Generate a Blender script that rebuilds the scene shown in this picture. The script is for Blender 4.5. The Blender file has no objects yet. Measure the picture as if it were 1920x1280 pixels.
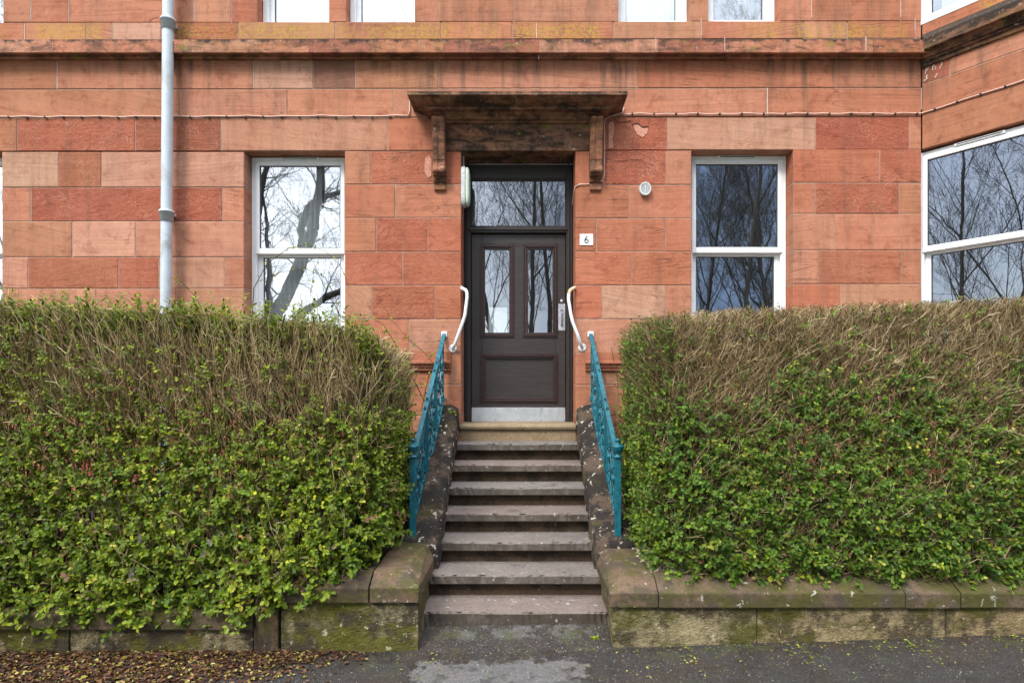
import bpy, math, random
import numpy as np
R = math.radians
random.seed(7); RNG = np.random.default_rng(11)
scn = bpy.context.scene
COL = scn.collection

# ------------------------------------------------------------------ measures
F, CX, CY, E = 1110.0, 980.0, 725.0, 1.69       # focal length, principal point (survey of the photo) and eye height
D0 = 6.0                                         # distance of the facade plane
TH = R(53.0)                                     # splay of the bay
BX = (1728 - CX) / F * D0                        # corner where the bay starts
BD = (math.cos(TH), -math.sin(TH)); BN = (-math.sin(TH), -math.cos(TH))
BL = 1.34                                        # length of the splayed side
def wx(x, Y=D0): return (x - CX) / F * Y
def wz(y, Y=D0): return E - (y - CY) / F * Y
XC = -0.0495                                     # axis of door and steps

# ------------------------------------------------------------------ scene graph helpers
def tag(o, label=None, cat=None, group=None, kind=None):
    if label: o['label'] = label
    if cat: o['category'] = cat
    if group: o['group'] = group
    if kind: o['kind'] = kind
    return o
def thing(name, label, cat, loc=(0, 0, 0), group=None):
    o = bpy.data.objects.new(name, None); COL.objects.link(o)
    o.location = loc; o.empty_display_size = .1
    return tag(o, label, cat, group)
def link(name, me, mat, parent=None):
    o = bpy.data.objects.new(name, me); COL.objects.link(o)
    for m in (mat if isinstance(mat, (list, tuple)) else [mat]): me.materials.append(m)
    if parent is not None:
        o.parent = parent
        p = parent; off = [0, 0, 0]
        while p is not None:
            off = [off[i] + p.location[i] for i in range(3)]; p = p.parent
        o.location = [-v for v in off]           # meshes are written in world coordinates
    return o

class MB:
    def __init__(s): s.v = []; s.f = []; s.c = []; s.mi = []; s.sm = []
    def add(s, vs, fs, col=(0, 0, 0), mi=0, sm=False):
        n = len(s.v); s.v += [tuple(v) for v in vs]
        for f in fs: s.f.append([i + n for i in f]); s.c.append(col); s.mi.append(mi); s.sm.append(sm)
    def box(s, x0, x1, y0, y1, z0, z1, b=0.0, col=(0, 0, 0), mi=0, T=None):
        """box, bevelled by b on all edges (front -Y side and its neighbours)"""
        if b <= 0:
            vs = [(x, y, z) for x in (x0, x1) for y in (y0, y1) for z in (z0, z1)]
            fs = [(0, 1, 3, 2), (4, 6, 7, 5), (0, 4, 5, 1), (2, 3, 7, 6), (0, 2, 6, 4), (1, 5, 7, 3)]
        else:
            vs = []; idx = {}
            for ix, x in enumerate((x0, x1)):
                for iy, y in enumerate((y0, y1)):
                    for iz, z in enumerate((z0, z1)):
                        sx, sy, sz = (1 - 2 * ix) * b, (1 - 2 * iy) * b, (1 - 2 * iz) * b
                        idx[ix, iy, iz, 0] = len(vs); vs.append((x, y + sy, z + sz))
                        idx[ix, iy, iz, 1] = len(vs); vs.append((x + sx, y, z + sz))
                        idx[ix, iy, iz, 2] = len(vs); vs.append((x + sx, y + sy, z))
            g = lambda a, k: idx[a[0], a[1], a[2], k]
            fs = []
            for k in range(3):
                o = [i for i in range(3) if i != k]
                for sd in (0, 1):
                    q = []
                    for a, c in ((0, 0), (0, 1), (1, 1), (1, 0)):
                        t = [0, 0, 0]; t[k] = sd; t[o[0]] = a; t[o[1]] = c; q.append(g(t, k))
                    fs.append(q)
            for k in range(3):                      # edges running along axis k
                o = [i for i in range(3) if i != k]
                for a in (0, 1):
                    for c in (0, 1):
                        t0 = [0, 0, 0]; t0[o[0]] = a; t0[o[1]] = c; t1 = list(t0); t1[k] = 1
                        fs.append([g(t0, o[0]), g(t1, o[0]), g(t1, o[1]), g(t0, o[1])])
            for a in (0, 1):
                for c in (0, 1):
                    for d in (0, 1): fs.append([g((a, c, d), 0), g((a, c, d), 1), g((a, c, d), 2)])
        if T: vs = [T(*v) for v in vs]
        s.add(vs, fs, col, mi)
    def prism(s, poly, axis, a0, a1, col=(0, 0, 0), mi=0, T=None):
        """extrude a 2-D outline; axis 0: outline in (y,z), 1: (x,z), 2: (x,y)"""
        def P(p, a): return ((a, p[0], p[1]), (p[0], a, p[1]), (p[0], p[1], a))[axis]
        n = len(poly); vs = [P(p, a0) for p in poly] + [P(p, a1) for p in poly]
        if T: vs = [T(*v) for v in vs]
        s.add(vs, [[i, (i + 1) % n, n + (i + 1) % n, n + i] for i in range(n)] + [list(range(n)), list(range(2 * n - 1, n - 1, -1))], col, mi)
    def tube(s, pts, r, n=8, col=(0, 0, 0), mi=0, caps=True):
        pts = [np.array(p, float) for p in pts]; m = len(pts)
        rr = r if isinstance(r, (list, tuple)) else [r] * m
        vs = []; up = None
        for i, p in enumerate(pts):
            d = pts[min(i + 1, m - 1)] - pts[max(i - 1, 0)]; d = d / (np.linalg.norm(d) + 1e-9)
            if up is None:
                up = np.array((0, 0, 1.)) if abs(d[2]) < .9 else np.array((1., 0, 0))
            sd = np.cross(d, up); sd /= np.linalg.norm(sd) + 1e-9; up = np.cross(sd, d)
            for k in range(n):
                a = 2 * math.pi * k / n
                vs.append(p + rr[i] * (math.cos(a) * sd + math.sin(a) * up))
        fs = [[i * n + k, i * n + (k + 1) % n, (i + 1) * n + (k + 1) % n, (i + 1) * n + k] for i in range(m - 1) for k in range(n)]
        s.add(vs, fs, col, mi, True)
        if caps: s.add(vs[:n] + vs[-n:], [list(range(n)), list(range(n, 2 * n))], col, mi)
    def lathe(s, c, prof, n=16, axis=2, col=(0, 0, 0), mi=0, sm=True):
        vs = []
        for r, h in prof:
            for k in range(n):
                a = 2 * math.pi * k / n; u, v = r * math.cos(a), r * math.sin(a)
                vs.append((c[0] + u, c[1] + v, c[2] + h) if axis == 2 else ((c[0] + u, c[1] + h, c[2] + v) if axis == 1 else (c[0] + h, c[1] + u, c[2] + v)))
        m = len(prof)
        fs = [[i * n + k, i * n + (k + 1) % n, (i + 1) * n + (k + 1) % n, (i + 1) * n + k] for i in range(m - 1) for k in range(n)]
        s.add(vs, fs, col, mi, sm)
        s.add(vs[:n] + vs[-n:], [list(range(n)), list(range(n, 2 * n))], col, mi)
    def sweep(s, path, prof, col=(0, 0, 0), mi=0, caps=True, cf=None, skip=0):
        """sweep an open profile [(p outwards, z)] along a path in plan, mitred; outwards = right of travel"""
        n = len(path); rows = []
        ds = []
        for i in range(n - 1):
            dx, dy = path[i + 1][0] - path[i][0], path[i + 1][1] - path[i][1]; l = math.hypot(dx, dy); ds.append((dx / l, dy / l))
        for i, q in enumerate(path):
            d0 = ds[max(i - 1, 0)]; d1 = ds[min(i, n - 2)]
            n0 = (d0[1], -d0[0]); n1 = (d1[1], -d1[0])
            mx, my = n0[0] + n1[0], n0[1] + n1[1]; l2 = (mx * mx + my * my) / 2
            m = (mx / l2, my / l2)
            rows.append([(q[0] + m[0] * p, q[1] + m[1] * p, z) for p, z in prof])
        k = len(prof)
        for i in range(skip, n - 1):
            vs = rows[i] + rows[i + 1]
            s.add(vs, [[j, j + 1, k + j + 1, k + j] for j in range(k - 1)], cf(i) if cf else col, mi)
        if caps: s.add(rows[0], [list(range(k))], col, mi); s.add(rows[-1], [list(range(k))], col, mi)
    def build(s, name, mat, parent=None, recalc=True):
        me = bpy.data.meshes.new(name); me.from_pydata(s.v, [], s.f)
        me.polygons.foreach_set('material_index', s.mi); me.polygons.foreach_set('use_smooth', s.sm)
        ca = me.color_attributes.new('blk', 'FLOAT_COLOR', 'CORNER')
        cc = []
        for f, c in zip(s.f, s.c): cc += (list(c) + [1]) * len(f)
        ca.data.foreach_set('color', cc)
        if recalc:
            import bmesh
            bm = bmesh.new(); bm.from_mesh(me); bmesh.ops.recalc_face_normals(bm, faces=bm.faces); bm.to_mesh(me); bm.free()
        me.update()
        return link(name, me, mat, parent)

def np_mesh(name, V, Q, C, mat, parent=None, smooth=False):
    """V (n,3), Q (m,k) equal-sized faces, C (n,3) point colours"""
    me = bpy.data.meshes.new(name); k = Q.shape[1]
    me.vertices.add(len(V)); me.vertices.foreach_set('co', np.ascontiguousarray(V, np.float32).ravel())
    me.loops.add(Q.size); me.loops.foreach_set('vertex_index', np.ascontiguousarray(Q, np.int32).ravel())
    me.polygons.add(len(Q)); me.polygons.foreach_set('loop_start', np.arange(0, Q.size, k, dtype=np.int32))
    me.polygons.foreach_set('loop_total', np.full(len(Q), k, np.int32))
    me.polygons.foreach_set('use_smooth', np.full(len(Q), smooth))
    ca = me.color_attributes.new('blk', 'FLOAT_COLOR', 'POINT')
    ca.data.foreach_set('color', np.concatenate([C, np.ones((len(C), 1))], 1).astype(np.float32).ravel())
    me.update(calc_edges=True); me.validate()
    return link(name, me, mat, parent)

# ------------------------------------------------------------------ material helpers
class NT:
    def __init__(s, name):
        s.m = bpy.data.materials.new(name); s.m.use_nodes = True; s.t = s.m.node_tree; s.t.nodes.clear()
        s.out = s.n('ShaderNodeOutputMaterial')
    def n(s, typ, **k):
        o = s.t.nodes.new(typ)
        for a, b in k.items(): setattr(o, a, b)
        return o
    def set(s, sock, v):
        if hasattr(v, 'is_linked') or isinstance(v, bpy.types.NodeSocket): s.t.links.new(v, sock)
        elif v is not None: sock.default_value = v
    def pos(s): return s.n('ShaderNodeNewGeometry').outputs['Position']
    def attr(s):
        a = s.n('ShaderNodeAttribute', attribute_name='blk'); q = s.n('ShaderNodeSeparateColor'); s.set(q.inputs[0], a.outputs['Color'])
        return q.outputs[0], q.outputs[1], q.outputs[2], a.outputs['Color']
    def math(s, op, a, b=None, c=None, clamp=False):
        o = s.n('ShaderNodeMath', operation=op, use_clamp=clamp); s.set(o.inputs[0], a); s.set(o.inputs[1], b)
        if c is not None: s.set(o.inputs[2], c)
        return o.outputs[0]
    def vmath(s, op, a, b=None):
        o = s.n('ShaderNodeVectorMath', operation=op); s.set(o.inputs[0], a); s.set(o.inputs[1], b); return o.outputs[0]
    def mapv(s, v, scale=(1, 1, 1), rot=(0, 0, 0), loc=(0, 0, 0)):
        o = s.n('ShaderNodeMapping'); s.set(o.inputs[0], v); o.inputs['Scale'].default_value = scale; o.inputs['Rotation'].default_value = rot; o.inputs['Location'].default_value = loc
        return o.outputs[0]
    def noise(s, v, scale, detail=4, rough=.55, dist=0):
        o = s.n('ShaderNodeTexNoise'); s.set(o.inputs['Vector'], v); o.inputs['Scale'].default_value = scale; o.inputs['Detail'].default_value = detail; o.inputs['Roughness'].default_value = rough; o.inputs['Distortion'].default_value = dist
        return o.outputs[0]
    def vor(s, v, scale, feat='F1', rnd=1.0):
        o = s.n('ShaderNodeTexVoronoi', feature=feat); s.set(o.inputs['Vector'], v); o.inputs['Scale'].default_value = scale; o.inputs['Randomness'].default_value = rnd
        return o.outputs
    def ramp(s, f, stops, interp='LINEAR'):
        o = s.n('ShaderNodeValToRGB'); s.set(o.inputs[0], f); o.color_ramp.interpolation = interp; e = o.color_ramp.elements
        while len(e) < len(stops): e.new(.5)
        for i, (p, c) in enumerate(stops):
            e[i].position = p; e[i].color = (c, c, c, 1) if isinstance(c, (int, float)) else (*c, 1)
        return o.outputs[0]
    def rng(s, v, a, b, c=0, d=1):
        o = s.n('ShaderNodeMapRange'); s.set(o.inputs[0], v)
        for i, x in enumerate((a, b, c, d)): o.inputs[1 + i].default_value = x
        return o.outputs[0]
    def mix(s, f, a, b, mode='MIX'):
        o = s.n('ShaderNodeMix', data_type='RGBA', blend_type=mode); s.set(o.inputs[0], f)
        s.set(o.inputs[6], (*a, 1) if isinstance(a, tuple) else a); s.set(o.inputs[7], (*b, 1) if isinstance(b, tuple) else b)
        return o.outputs[2]
    def bump(s, h, dist=.01, st=1.0, nrm=None):
        o = s.n('ShaderNodeBump'); o.inputs['Strength'].default_value = st; o.inputs['Distance'].default_value = dist; s.set(o.inputs['Height'], h); s.set(o.inputs['Normal'], nrm)
        return o.outputs[0]
    def bsdf(s, col, rough=.6, metal=0, bump=None, spec=.5, **k):
        b = s.n('ShaderNodeBsdfPrincipled'); s.set(b.inputs['Base Color'], (*col, 1) if isinstance(col, tuple) else col)
        s.set(b.inputs['Roughness'], rough); s.set(b.inputs['Metallic'], metal); s.set(b.inputs['Specular IOR Level'], spec)
        if bump is not None: s.set(b.inputs['Normal'], bump)
        for kk, v in k.items(): s.set(b.inputs[kk.replace('_', ' ')], v)
        s.t.links.new(b.outputs[0], s.out.inputs[0]); return b

def m_sandstone(name, stain=0.0, green=0.0, pal=None, crust=0):
    n = NT(name); P = n.pos(); r, g, b, ac = n.attr()
    off = n.n('ShaderNodeCombineXYZ'); n.set(off.inputs[0], n.math('MULTIPLY', b, 37.0)); n.set(off.inputs[1], n.math('MULTIPLY', b, 11.0)); n.set(off.inputs[2], n.math('MULTIPLY', b, 53.0))
    Q = n.vmath('ADD', P, off.outputs[0])
    # every block has its bedding tipped by its own few degrees
    rot = n.n('ShaderNodeVectorRotate', rotation_type='Y_AXIS'); n.set(rot.inputs['Vector'], Q); n.set(rot.inputs['Angle'], n.math('MULTIPLY', n.math('POWER', n.math('SUBTRACT', n.math('FRACT', n.math('MULTIPLY', b, 7.31)), .5), 3), 1.7))
    B = n.mapv(rot.outputs[0], (.5, .5, 16)); B2 = n.mapv(rot.outputs[0], (1.1, 1.1, 48))
    band = n.noise(B, 1.3, 3, .55, .6); fine = n.noise(B2, 1.0, 3, .6, .3)
    big = n.noise(Q, 2.3, 5, .6); grain = n.noise(P, 140, 3, .7); mid = n.noise(P, 26, 4, .65)
    pal = pal or [(0, (.56, .315, .220)), (.3, (.50, .222, .137)), (.55, (.475, .175, .098)), (.8, (.455, .138, .082)), (1, (.28, .14, .10))]
    c = n.ramp(r, pal)
    hv = n.math('FRACT', n.math('MULTIPLY', b, 5.17)); c = n.mix(n.rng(hv, .35, 1, 0, .75), c, n.mix(1, c, (.84, .98, .90), 'MULTIPLY')); c = n.mix(n.rng(n.math('FRACT', n.math('MULTIPLY', b, 9.71)), 0, 1, 0, .5), c, n.mix(1, c, (.78, .78, .80), 'MULTIPLY'))
    c = n.mix(n.rng(band, .3, .7, .0, .55), c, n.mix(1, c, (1.22, 1.28, 1.3), 'MULTIPLY'))
    c = n.mix(n.rng(fine, .48, .70, 0, .46), c, n.mix(1, c, (.62, .54, .50), 'MULTIPLY'))
    c = n.mix(n.rng(big, .38, .66, 0, .55), c, n.mix(1, c, (.80, .66, .60), 'MULTIPLY'))
    c = n.mix(n.rng(grain, .35, .7, 0, .7), c, n.mix(1, c, (.62, .57, .55), 'MULTIPLY'))
    c = n.mix(n.rng(mid, .42, .68, 0, .5), c, n.mix(1, c, (1.22, 1.18, 1.12), 'MULTIPLY'))
    c = n.mix(n.rng(n.noise(Q, 7, 6, .75, .6), .52, .68, 0, .75), c, n.mix(1, c, (.60, .48, .43), 'MULTIPLY'))
    # rare dark cross-bedding veins
    vein = n.rng(n.math('ABSOLUTE', n.math('SUBTRACT', n.noise(n.mapv(rot.outputs[0], (.45, .45, 4.5)), 1.6, 2, .5, .8), .5)), 0, .012, 1, 0)
    vein = n.math('MULTIPLY', vein, n.math('MULTIPLY', n.math('GREATER_THAN', n.math('FRACT', n.math('MULTIPLY', b, 13.7)), .62), n.rng(n.noise(Q, 3.0, 3), .46, .6)))
    c = n.mix(n.math('MULTIPLY', vein, .7), c, (.17, .075, .05))
    # pale pitted flecks on the rough faced blocks
    vo = n.vor(P, 66); vo2 = n.vor(P, 130)
    fl = n.math('MULTIPLY', n.rng(vo[0], .16, .30, 1, 0), n.rng(n.noise(P, 4.2, 4), .52, .60)); fl = n.math('MAXIMUM', fl, n.math('MULTIPLY', n.rng(vo2[0], .16, .32, 1, 0), n.rng(n.noise(P, 6, 4), .54, .62)))
    c = n.mix(n.math('MULTIPLY', fl, n.math('MULTIPLY', g, .70)), c, (.74, .47, .35))
    pit = n.math('MULTIPLY', n.rng(n.noise(P, 33, 3, .7), .62, .72), g)
    c = n.mix(n.math('MULTIPLY', pit, .6), c, (.22, .07, .045))
    # weathering: soot streaks that run down, blotches, lichen
    st = n.noise(n.mapv(P, (9, 9, .8)), 1.0, 4, .65); blot = n.noise(P, 1.1, 5, .62)
    sz = n.n('ShaderNodeSeparateXYZ'); n.set(sz.inputs[0], P)
    under = n.math('MULTIPLY', n.rng(sz.outputs[2], E + 2.85, E + 3.30, 0, 1), n.rng(sz.outputs[2], E + 3.30, E + 3.32, 1, .25))
    sf = n.math('MULTIPLY', n.rng(st, .46, .66), n.rng(blot, .36, .56)); sf = n.math('MULTIPLY', sf, n.math('ADD', n.math('MULTIPLY', under, .85), .34))
    c = n.mix(sf, c, (.12, .075, .05))
    lz = n.math('MULTIPLY', n.rng(sz.outputs[2], wz(79), wz(70)), n.rng(sz.outputs[2], wz(52), wz(38), 1, 0))
    lic = n.math('MULTIPLY', n.rng(n.noise(P, 30, 6, .78), .47, .56), n.rng(n.noise(n.mapv(P, (1, 1, .3), loc=(4.4, 0, 0)), 1.25, 3), .44, .53))
    c = n.mix(n.math('MULTIPLY', n.math('MULTIPLY', lic, lz), .8), c, (.40, .27, .035))
    if stain:
        c = n.mix(n.rng(n.noise(n.mapv(P, (1.4, 1.4, 5), loc=(2, 0, 3)), 1.5, 5, .65), .52, .64, 0, .7), c, (.36, .155, .07))
        s1 = n.rng(n.noise(n.mapv(P, (3.2, 3.2, 7)), 1.6, 6, .68, .4), .62 - .24 * stain, .68 - .1 * stain)
        c = n.mix(n.math('MULTIPLY', s1, min(.93, stain)), c, (.024, .019, .015))
        s3 = n.rng(n.noise(P, 24, 5, .7), .62, .67)
        c = n.mix(n.math('MULTIPLY', s3, .55), c, (.50, .46, .38))
    if green:
        s2 = n.rng(n.noise(n.mapv(P, (2.2, 2.2, 3)), 2.4, 6, .7), .56, .68); s2 = n.math('MULTIPLY', s2, n.rng(n.noise(P, 40, 3), .3, .55))
        c = n.mix(n.math('MULTIPLY', s2, green), c, n.mix(n.noise(P, 3), (.27, .22, .03), (.11, .13, .035)))
    if crust:
        cz = n.math('ADD', sz.outputs[2], n.rng(n.noise(n.mapv(P, (6, 6, 2)), 1.5, 5, .7), 0, 1, -.09, .09))
        c = n.mix(n.rng(cz, crust, crust + .03, 0, .88), c, (.022, .019, .016))
        c = n.mix(n.math('MULTIPLY', n.rng(n.noise(P, 48, 4, .7), .64, .69), n.rng(cz, crust - .02, crust + .02)), c, (.52, .50, .44))
    h = n.math('ADD', n.math('MULTIPLY', grain, .12), n.math('MULTIPLY', fine, .22)); h = n.math('ADD', h, n.math('MULTIPLY', mid, .25))
    h = n.math('ADD', h, n.math('MULTIPLY', n.math('MULTIPLY', n.noise(P, 22, 6, .78), g), 2.8)); h = n.math('SUBTRACT', h, n.math('MULTIPLY', vein, .5))
    n.bsdf(c, .88, bump=n.bump(h, .009, .9), spec=.25)
    return n.m

def m_simple(name, col, rough=.5, metal=0, var=.15, scale=20, bumpd=.001, spec=.5, dirt=None, dirtf=.5):
    n = NT(name); P = n.pos(); nz = n.noise(P, scale, 5, .65)
    c = n.mix(n.rng(nz, .3, .7, 0, 1), tuple(x * (1 - var) for x in col), tuple(min(1, x * (1 + var)) for x in col))
    if dirt:
        d = n.rng(n.noise(P, scale * .35, 6, .7), .52, .68, 0, dirtf); c = n.mix(d, c, dirt)
    n.bsdf(c, n.rng(n.noise(P, scale * 2, 3), .3, .7, max(.02, rough - .1), min(1, rough + .1)), metal, bump=n.bump(nz, bumpd * 5, .6) if bumpd else None, spec=spec)
    return n.m

def m_stone(name, base, dark, moss, lich, moss_lo=.52, lich_lo=.6, rough_d=.02, tool=0.0, dlo=.49):
    n = NT(name); P = n.pos(); r, g, b, ac = n.attr()
    a = n.noise(P, 3.1, 6, .65); gr = n.noise(P, 90, 4, .7); md = n.noise(P, 14, 6, .7)
    c = n.mix(n.rng(a, .35, .65), base, tuple(x * .72 for x in base)); c = n.mix(n.rng(gr, .35, .7, 0, .75), c, n.mix(1, c, (.48, .45, .42), 'MULTIPLY')); c = n.mix(n.rng(n.vor(P, 70)[0], .10, .22, .55, 0), c, n.mix(1, c, (1.7, 1.65, 1.55), 'MULTIPLY')); c = n.mix(n.rng(n.noise(P, 32, 5, .75), .54, .66, 0, .6), c, n.mix(1, c, (.42, .38, .34), 'MULTIPLY'))
    c = n.mix(n.math('MULTIPLY', b, .35), c, n.mix(1, c, (1.25, .85, .72), 'MULTIPLY'))
    c = n.mix(n.rng(n.noise(n.mapv(P, (1, 1, 1), loc=(3, 7, 1)), 4.6, 8, .72), dlo, dlo + .07, 0, .9), c, dark)
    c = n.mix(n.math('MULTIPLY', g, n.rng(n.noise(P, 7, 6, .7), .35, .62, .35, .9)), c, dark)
    mo = n.noise(n.mapv(P, (1, 1, 1.3), loc=(5, 1, 9)), 3.6, 7, .68); c = n.mix(n.rng(mo, moss_lo, moss_lo + .1, 0, .9), c, n.mix(n.noise(P, 30, 4), moss, tuple(x * .4 for x in moss)))
    li = n.noise(n.mapv(P, (1, 1, 1), loc=(15, 4, 2)), 17, 6, .66, .4); lm = n.rng(li, lich_lo, lich_lo + .035, 0, .85); c = n.mix(lm, c, lich)
    h = n.math('ADD', n.math('MULTIPLY', md, 1.0), n.math('MULTIPLY', gr, .25))
    if tool: h = n.math('ADD', h, n.math('MULTIPLY', n.noise(n.mapv(P, (9, 9, 22), (0, .6, 0)), 2.0, 3, .5, 1.2), tool))
    n.bsdf(c, .9, bump=n.bump(h, rough_d, 1.0), spec=.3)
    return n.m

M = {}
M['sandstone'] = m_sandstone('red_sandstone')
M['cornice'] = m_sandstone('weathered_sandstone', .66, .9, crust=E + 3.425)
M['cornice_dark'] = m_sandstone('sooty_string_course', .95, .5, [(0, (.36, .19, .115)), (1, (.30, .13, .075))], crust=E + 3.39)
M['hood'] = m_sandstone('sooty_sandstone', .88, .35, [(0, (.42, .24, .15)), (1, (.30, .15, .09))], crust=E + 2.79)
M['lintel'] = m_sandstone('stained_lintel', .9, .8, [(0, (.32, .17, .11)), (1, (.24, .12, .08))])
M['bracket'] = m_sandstone('stained_bracket', .72, 0, [(0, (.38, .18, .115)), (1, (.34, .15, .09))])
M['mortar'] = m_simple('mortar', (.30, .19, .14), .9, var=.4, scale=12)
M['paint'] = m_simple('white_window_frame', (.80, .82, .83), .35, var=.04, scale=9, bumpd=0, dirt=(.5, .5, .47), dirtf=.25)
M['pipe'] = m_simple('pale_grey_pipe_paint', (.50, .56, .61), .45, var=.08, scale=9, bumpd=.0006, dirt=(.27, .27, .24), dirtf=.6)
M['brown'] = None; M['lime'] = m_simple('lime_mortar', (.55, .46, .40), .95, var=.25, scale=60, bumpd=.001)
def m_wood(name, col):
    n = NT(name); P = n.pos(); w = n.noise(n.mapv(P, (3, 3, 55)), 2.0, 4, .6, .3); a = n.noise(P, 5, 5)
    c = n.mix(n.rng(w, .35, .65), tuple(x * .75 for x in col), tuple(x * 1.2 for x in col)); c = n.mix(n.rng(n.noise(P, 60, 4, .7), .66, .7, 0, .4), c, (.22, .2, .19))
    n.bsdf(c, n.rng(a, .3, .7, .34, .5), bump=n.bump(w, .0022, .8), spec=.5); return n.m
M['brown'] = m_wood('dark_brown_gloss_paint', (.032, .025, .023))
M['moulding'] = m_wood('red_brown_moulding_paint', (.034, .015, .013))
M['steel'] = m_simple('brushed_steel', (.62, .65, .68), .42, .85, var=.1, scale=14, bumpd=.0002, dirt=(.4, .4, .4), dirtf=.3)
M['white_metal'] = m_simple('white_enamelled_tube', (.76, .77, .78), .35, var=.05, scale=16, bumpd=.0002, dirt=(.40, .16, .05), dirtf=.0)
M['rusty'] = m_simple('rust_stained_tube', (.60, .35, .18), .6, var=.25, scale=30, dirt=(.75, .74, .72), dirtf=.7)
M['teal'] = m_simple('teal_railing_paint', (.002, .105, .142), .42, var=.45, scale=26, bumpd=.0012, dirt=(.012, .030, .036), dirtf=.65)
M['black'] = m_simple('black_rubber', (.015, .014, .014), .5, var=.2)
M['cable'] = m_simple('pale_pink_cable', (.62, .42, .34), .6, var=.1)
M['lamp_base'] = m_simple('grey_lamp_housing', (.55, .58, .57), .5, var=.15, scale=30, dirt=(.2, .22, .18), dirtf=.5)
M['diffuser'] = m_simple('green_grimed_diffuser', (.60, .70, .56), .35, var=.1, scale=20, dirt=(.3, .38, .22), dirtf=.5)
M['curtain'] = m_simple('net_curtain', (.88, .90, .90), .9, var=.04)
M['room'] = m_simple('room_plaster', (.16, .155, .15), .9)
M['paper'] = m_simple('white_paper_notice', (.85, .88, .87), .6, var=.05, scale=12)
M['enamel'] = m_simple('white_enamel', (.82, .82, .78), .35, var=.05, scale=30, bumpd=0)
M['ink'] = m_simple('dark_lettering', (.02, .03, .035), .4)
M['crack'] = m_simple('open_crack', (.10, .035, .022), .95)
M['bare'] = m_simple('fresh_spalled_stone', (.50, .235, .165), .95, var=.3, scale=40, bumpd=.002)
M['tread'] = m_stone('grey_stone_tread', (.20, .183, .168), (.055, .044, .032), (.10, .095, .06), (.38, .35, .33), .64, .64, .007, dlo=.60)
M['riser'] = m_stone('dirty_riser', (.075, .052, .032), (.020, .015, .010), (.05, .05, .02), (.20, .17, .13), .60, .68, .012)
M['sill_stone'] = m_stone('pale_threshold', (.34, .27, .17), (.20, .14, .08), (.16, .13, .06), (.42, .36, .27), .64, .68, .004)
M['cheek'] = m_stone('lichened_coping', (.115, .085, .062), (.016, .014, .012), (.065, .062, .012), (.52, .48, .38), .57, .60, .03, dlo=.45)
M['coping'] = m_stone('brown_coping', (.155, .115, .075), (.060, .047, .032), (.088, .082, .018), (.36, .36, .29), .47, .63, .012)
M['coping_left'] = m_stone('darker_mossy_coping', (.13, .095, .058), (.040, .030, .020), (.085, .078, .016), (.30, .30, .22), .47, .66, .012, dlo=.46)  # left wall copings: browner base, more dark blotches
M['dwarf_left'] = m_stone('darker_mossy_wall_stone', (.27, .235, .13), (.040, .030, .018), (.13, .125, .014), (.44, .43, .27), .46, .62, .035, .3, dlo=.44)  # left wall stones: darker base, wider dark and moss cover
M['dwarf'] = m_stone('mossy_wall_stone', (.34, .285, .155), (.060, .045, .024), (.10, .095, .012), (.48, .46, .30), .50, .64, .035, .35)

def m_glass(name, refl, wav, tint):
    n = NT(name); P = n.pos()
    bmp = n.bump(n.noise(P, 2.2, 2, .5, .4), wav, 1.0)
    gl = n.n('ShaderNodeBsdfGlossy'); gl.inputs['Roughness'].default_value = 0.0; gl.inputs['Color'].default_value = (*tint, 1); n.set(gl.inputs['Normal'], bmp)
    tr = n.n('ShaderNodeBsdfTransparent'); tr.inputs['Color'].default_value = (.94, .96, .96, 1)
    mx = n.n('ShaderNodeMixShader'); mx.inputs[0].default_value = refl
    n.t.links.new(tr.outputs[0], mx.inputs[1]); n.t.links.new(gl.outputs[0], mx.inputs[2]); n.t.links.new(mx.outputs[0], n.out.inputs[0])
    return n.m
M['glass'] = m_glass('window_glass', .40, .0004, (.93, .96, 1))
M['glass_door'] = m_glass('door_glass', .30, .0003, (.93, .96, 1))

def m_leaf(name, pal, rough=.5):
    n = NT(name); r, g, b, ac = n.attr(); P = n.pos()
    c = n.ramp(r, pal); c = n.mix(n.rng(g, .0, 1), c, n.mix(1, c, (.6, .62, .6), 'MULTIPLY'))
    bs = n.bsdf(c, rough, spec=.28); 
    tl = n.n('ShaderNodeBsdfTranslucent'); n.set(tl.inputs[0], n.mix(1, c, (1.2, 1.3, .6), 'MULTIPLY'))
    mx = n.n('ShaderNodeMixShader'); mx.inputs[0].default_value = .25
    n.t.links.new(bs.outputs[0], mx.inputs[1]); n.t.links.new(tl.outputs[0], mx.inputs[2]); n.t.links.new(mx.outputs[0], n.out.inputs[0])
    return n.m
M['leafL'] = m_leaf('hedge_leaf', [(0, (.042, .090, .010)), (.3, (.100, .170, .011)), (.6, (.190, .262, .013)), (.9, (.40, .43, .02)), (.94, (.50, .44, .05)), (.97, (.11, .09, .10)), (1, (.28, .13, .05))])
M['leafR'] = m_leaf('dark_hedge_leaf', [(0, (.030, .090, .013)), (.35, (.075, .155, .014)), (.7, (.160, .25, .016)), (.93, (.34, .39, .02)), (.965, (.38, .38, .05)), (1, (.20, .09, .05))])
M['twig'] = m_leaf('privet_twig', [(0, (.10, .065, .035)), (.4, (.33, .23, .115)), (.75, (.58, .44, .24)), (1, (.78, .64, .42))], .8)
M['thorn'] = m_leaf('rose_stem', [(0, (.06, .05, .02)), (1, (.12, .08, .04))], .7)
M['litter'] = m_leaf('fallen_leaf', [(0, (.03, .014, .009)), (.35, (.085, .036, .018)), (.62, (.17, .072, .032)), (.82, (.27, .13, .065)), (.9, (.36, .30, .05)), (1, (.50, .46, .16))], .6)
M['fresh'] = m_leaf('fallen_green_leaf', [(0, (.08, .13, .02)), (.5, (.20, .23, .04)), (.85, (.40, .38, .08)), (1, (.22, .10, .04))], .6)
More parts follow.
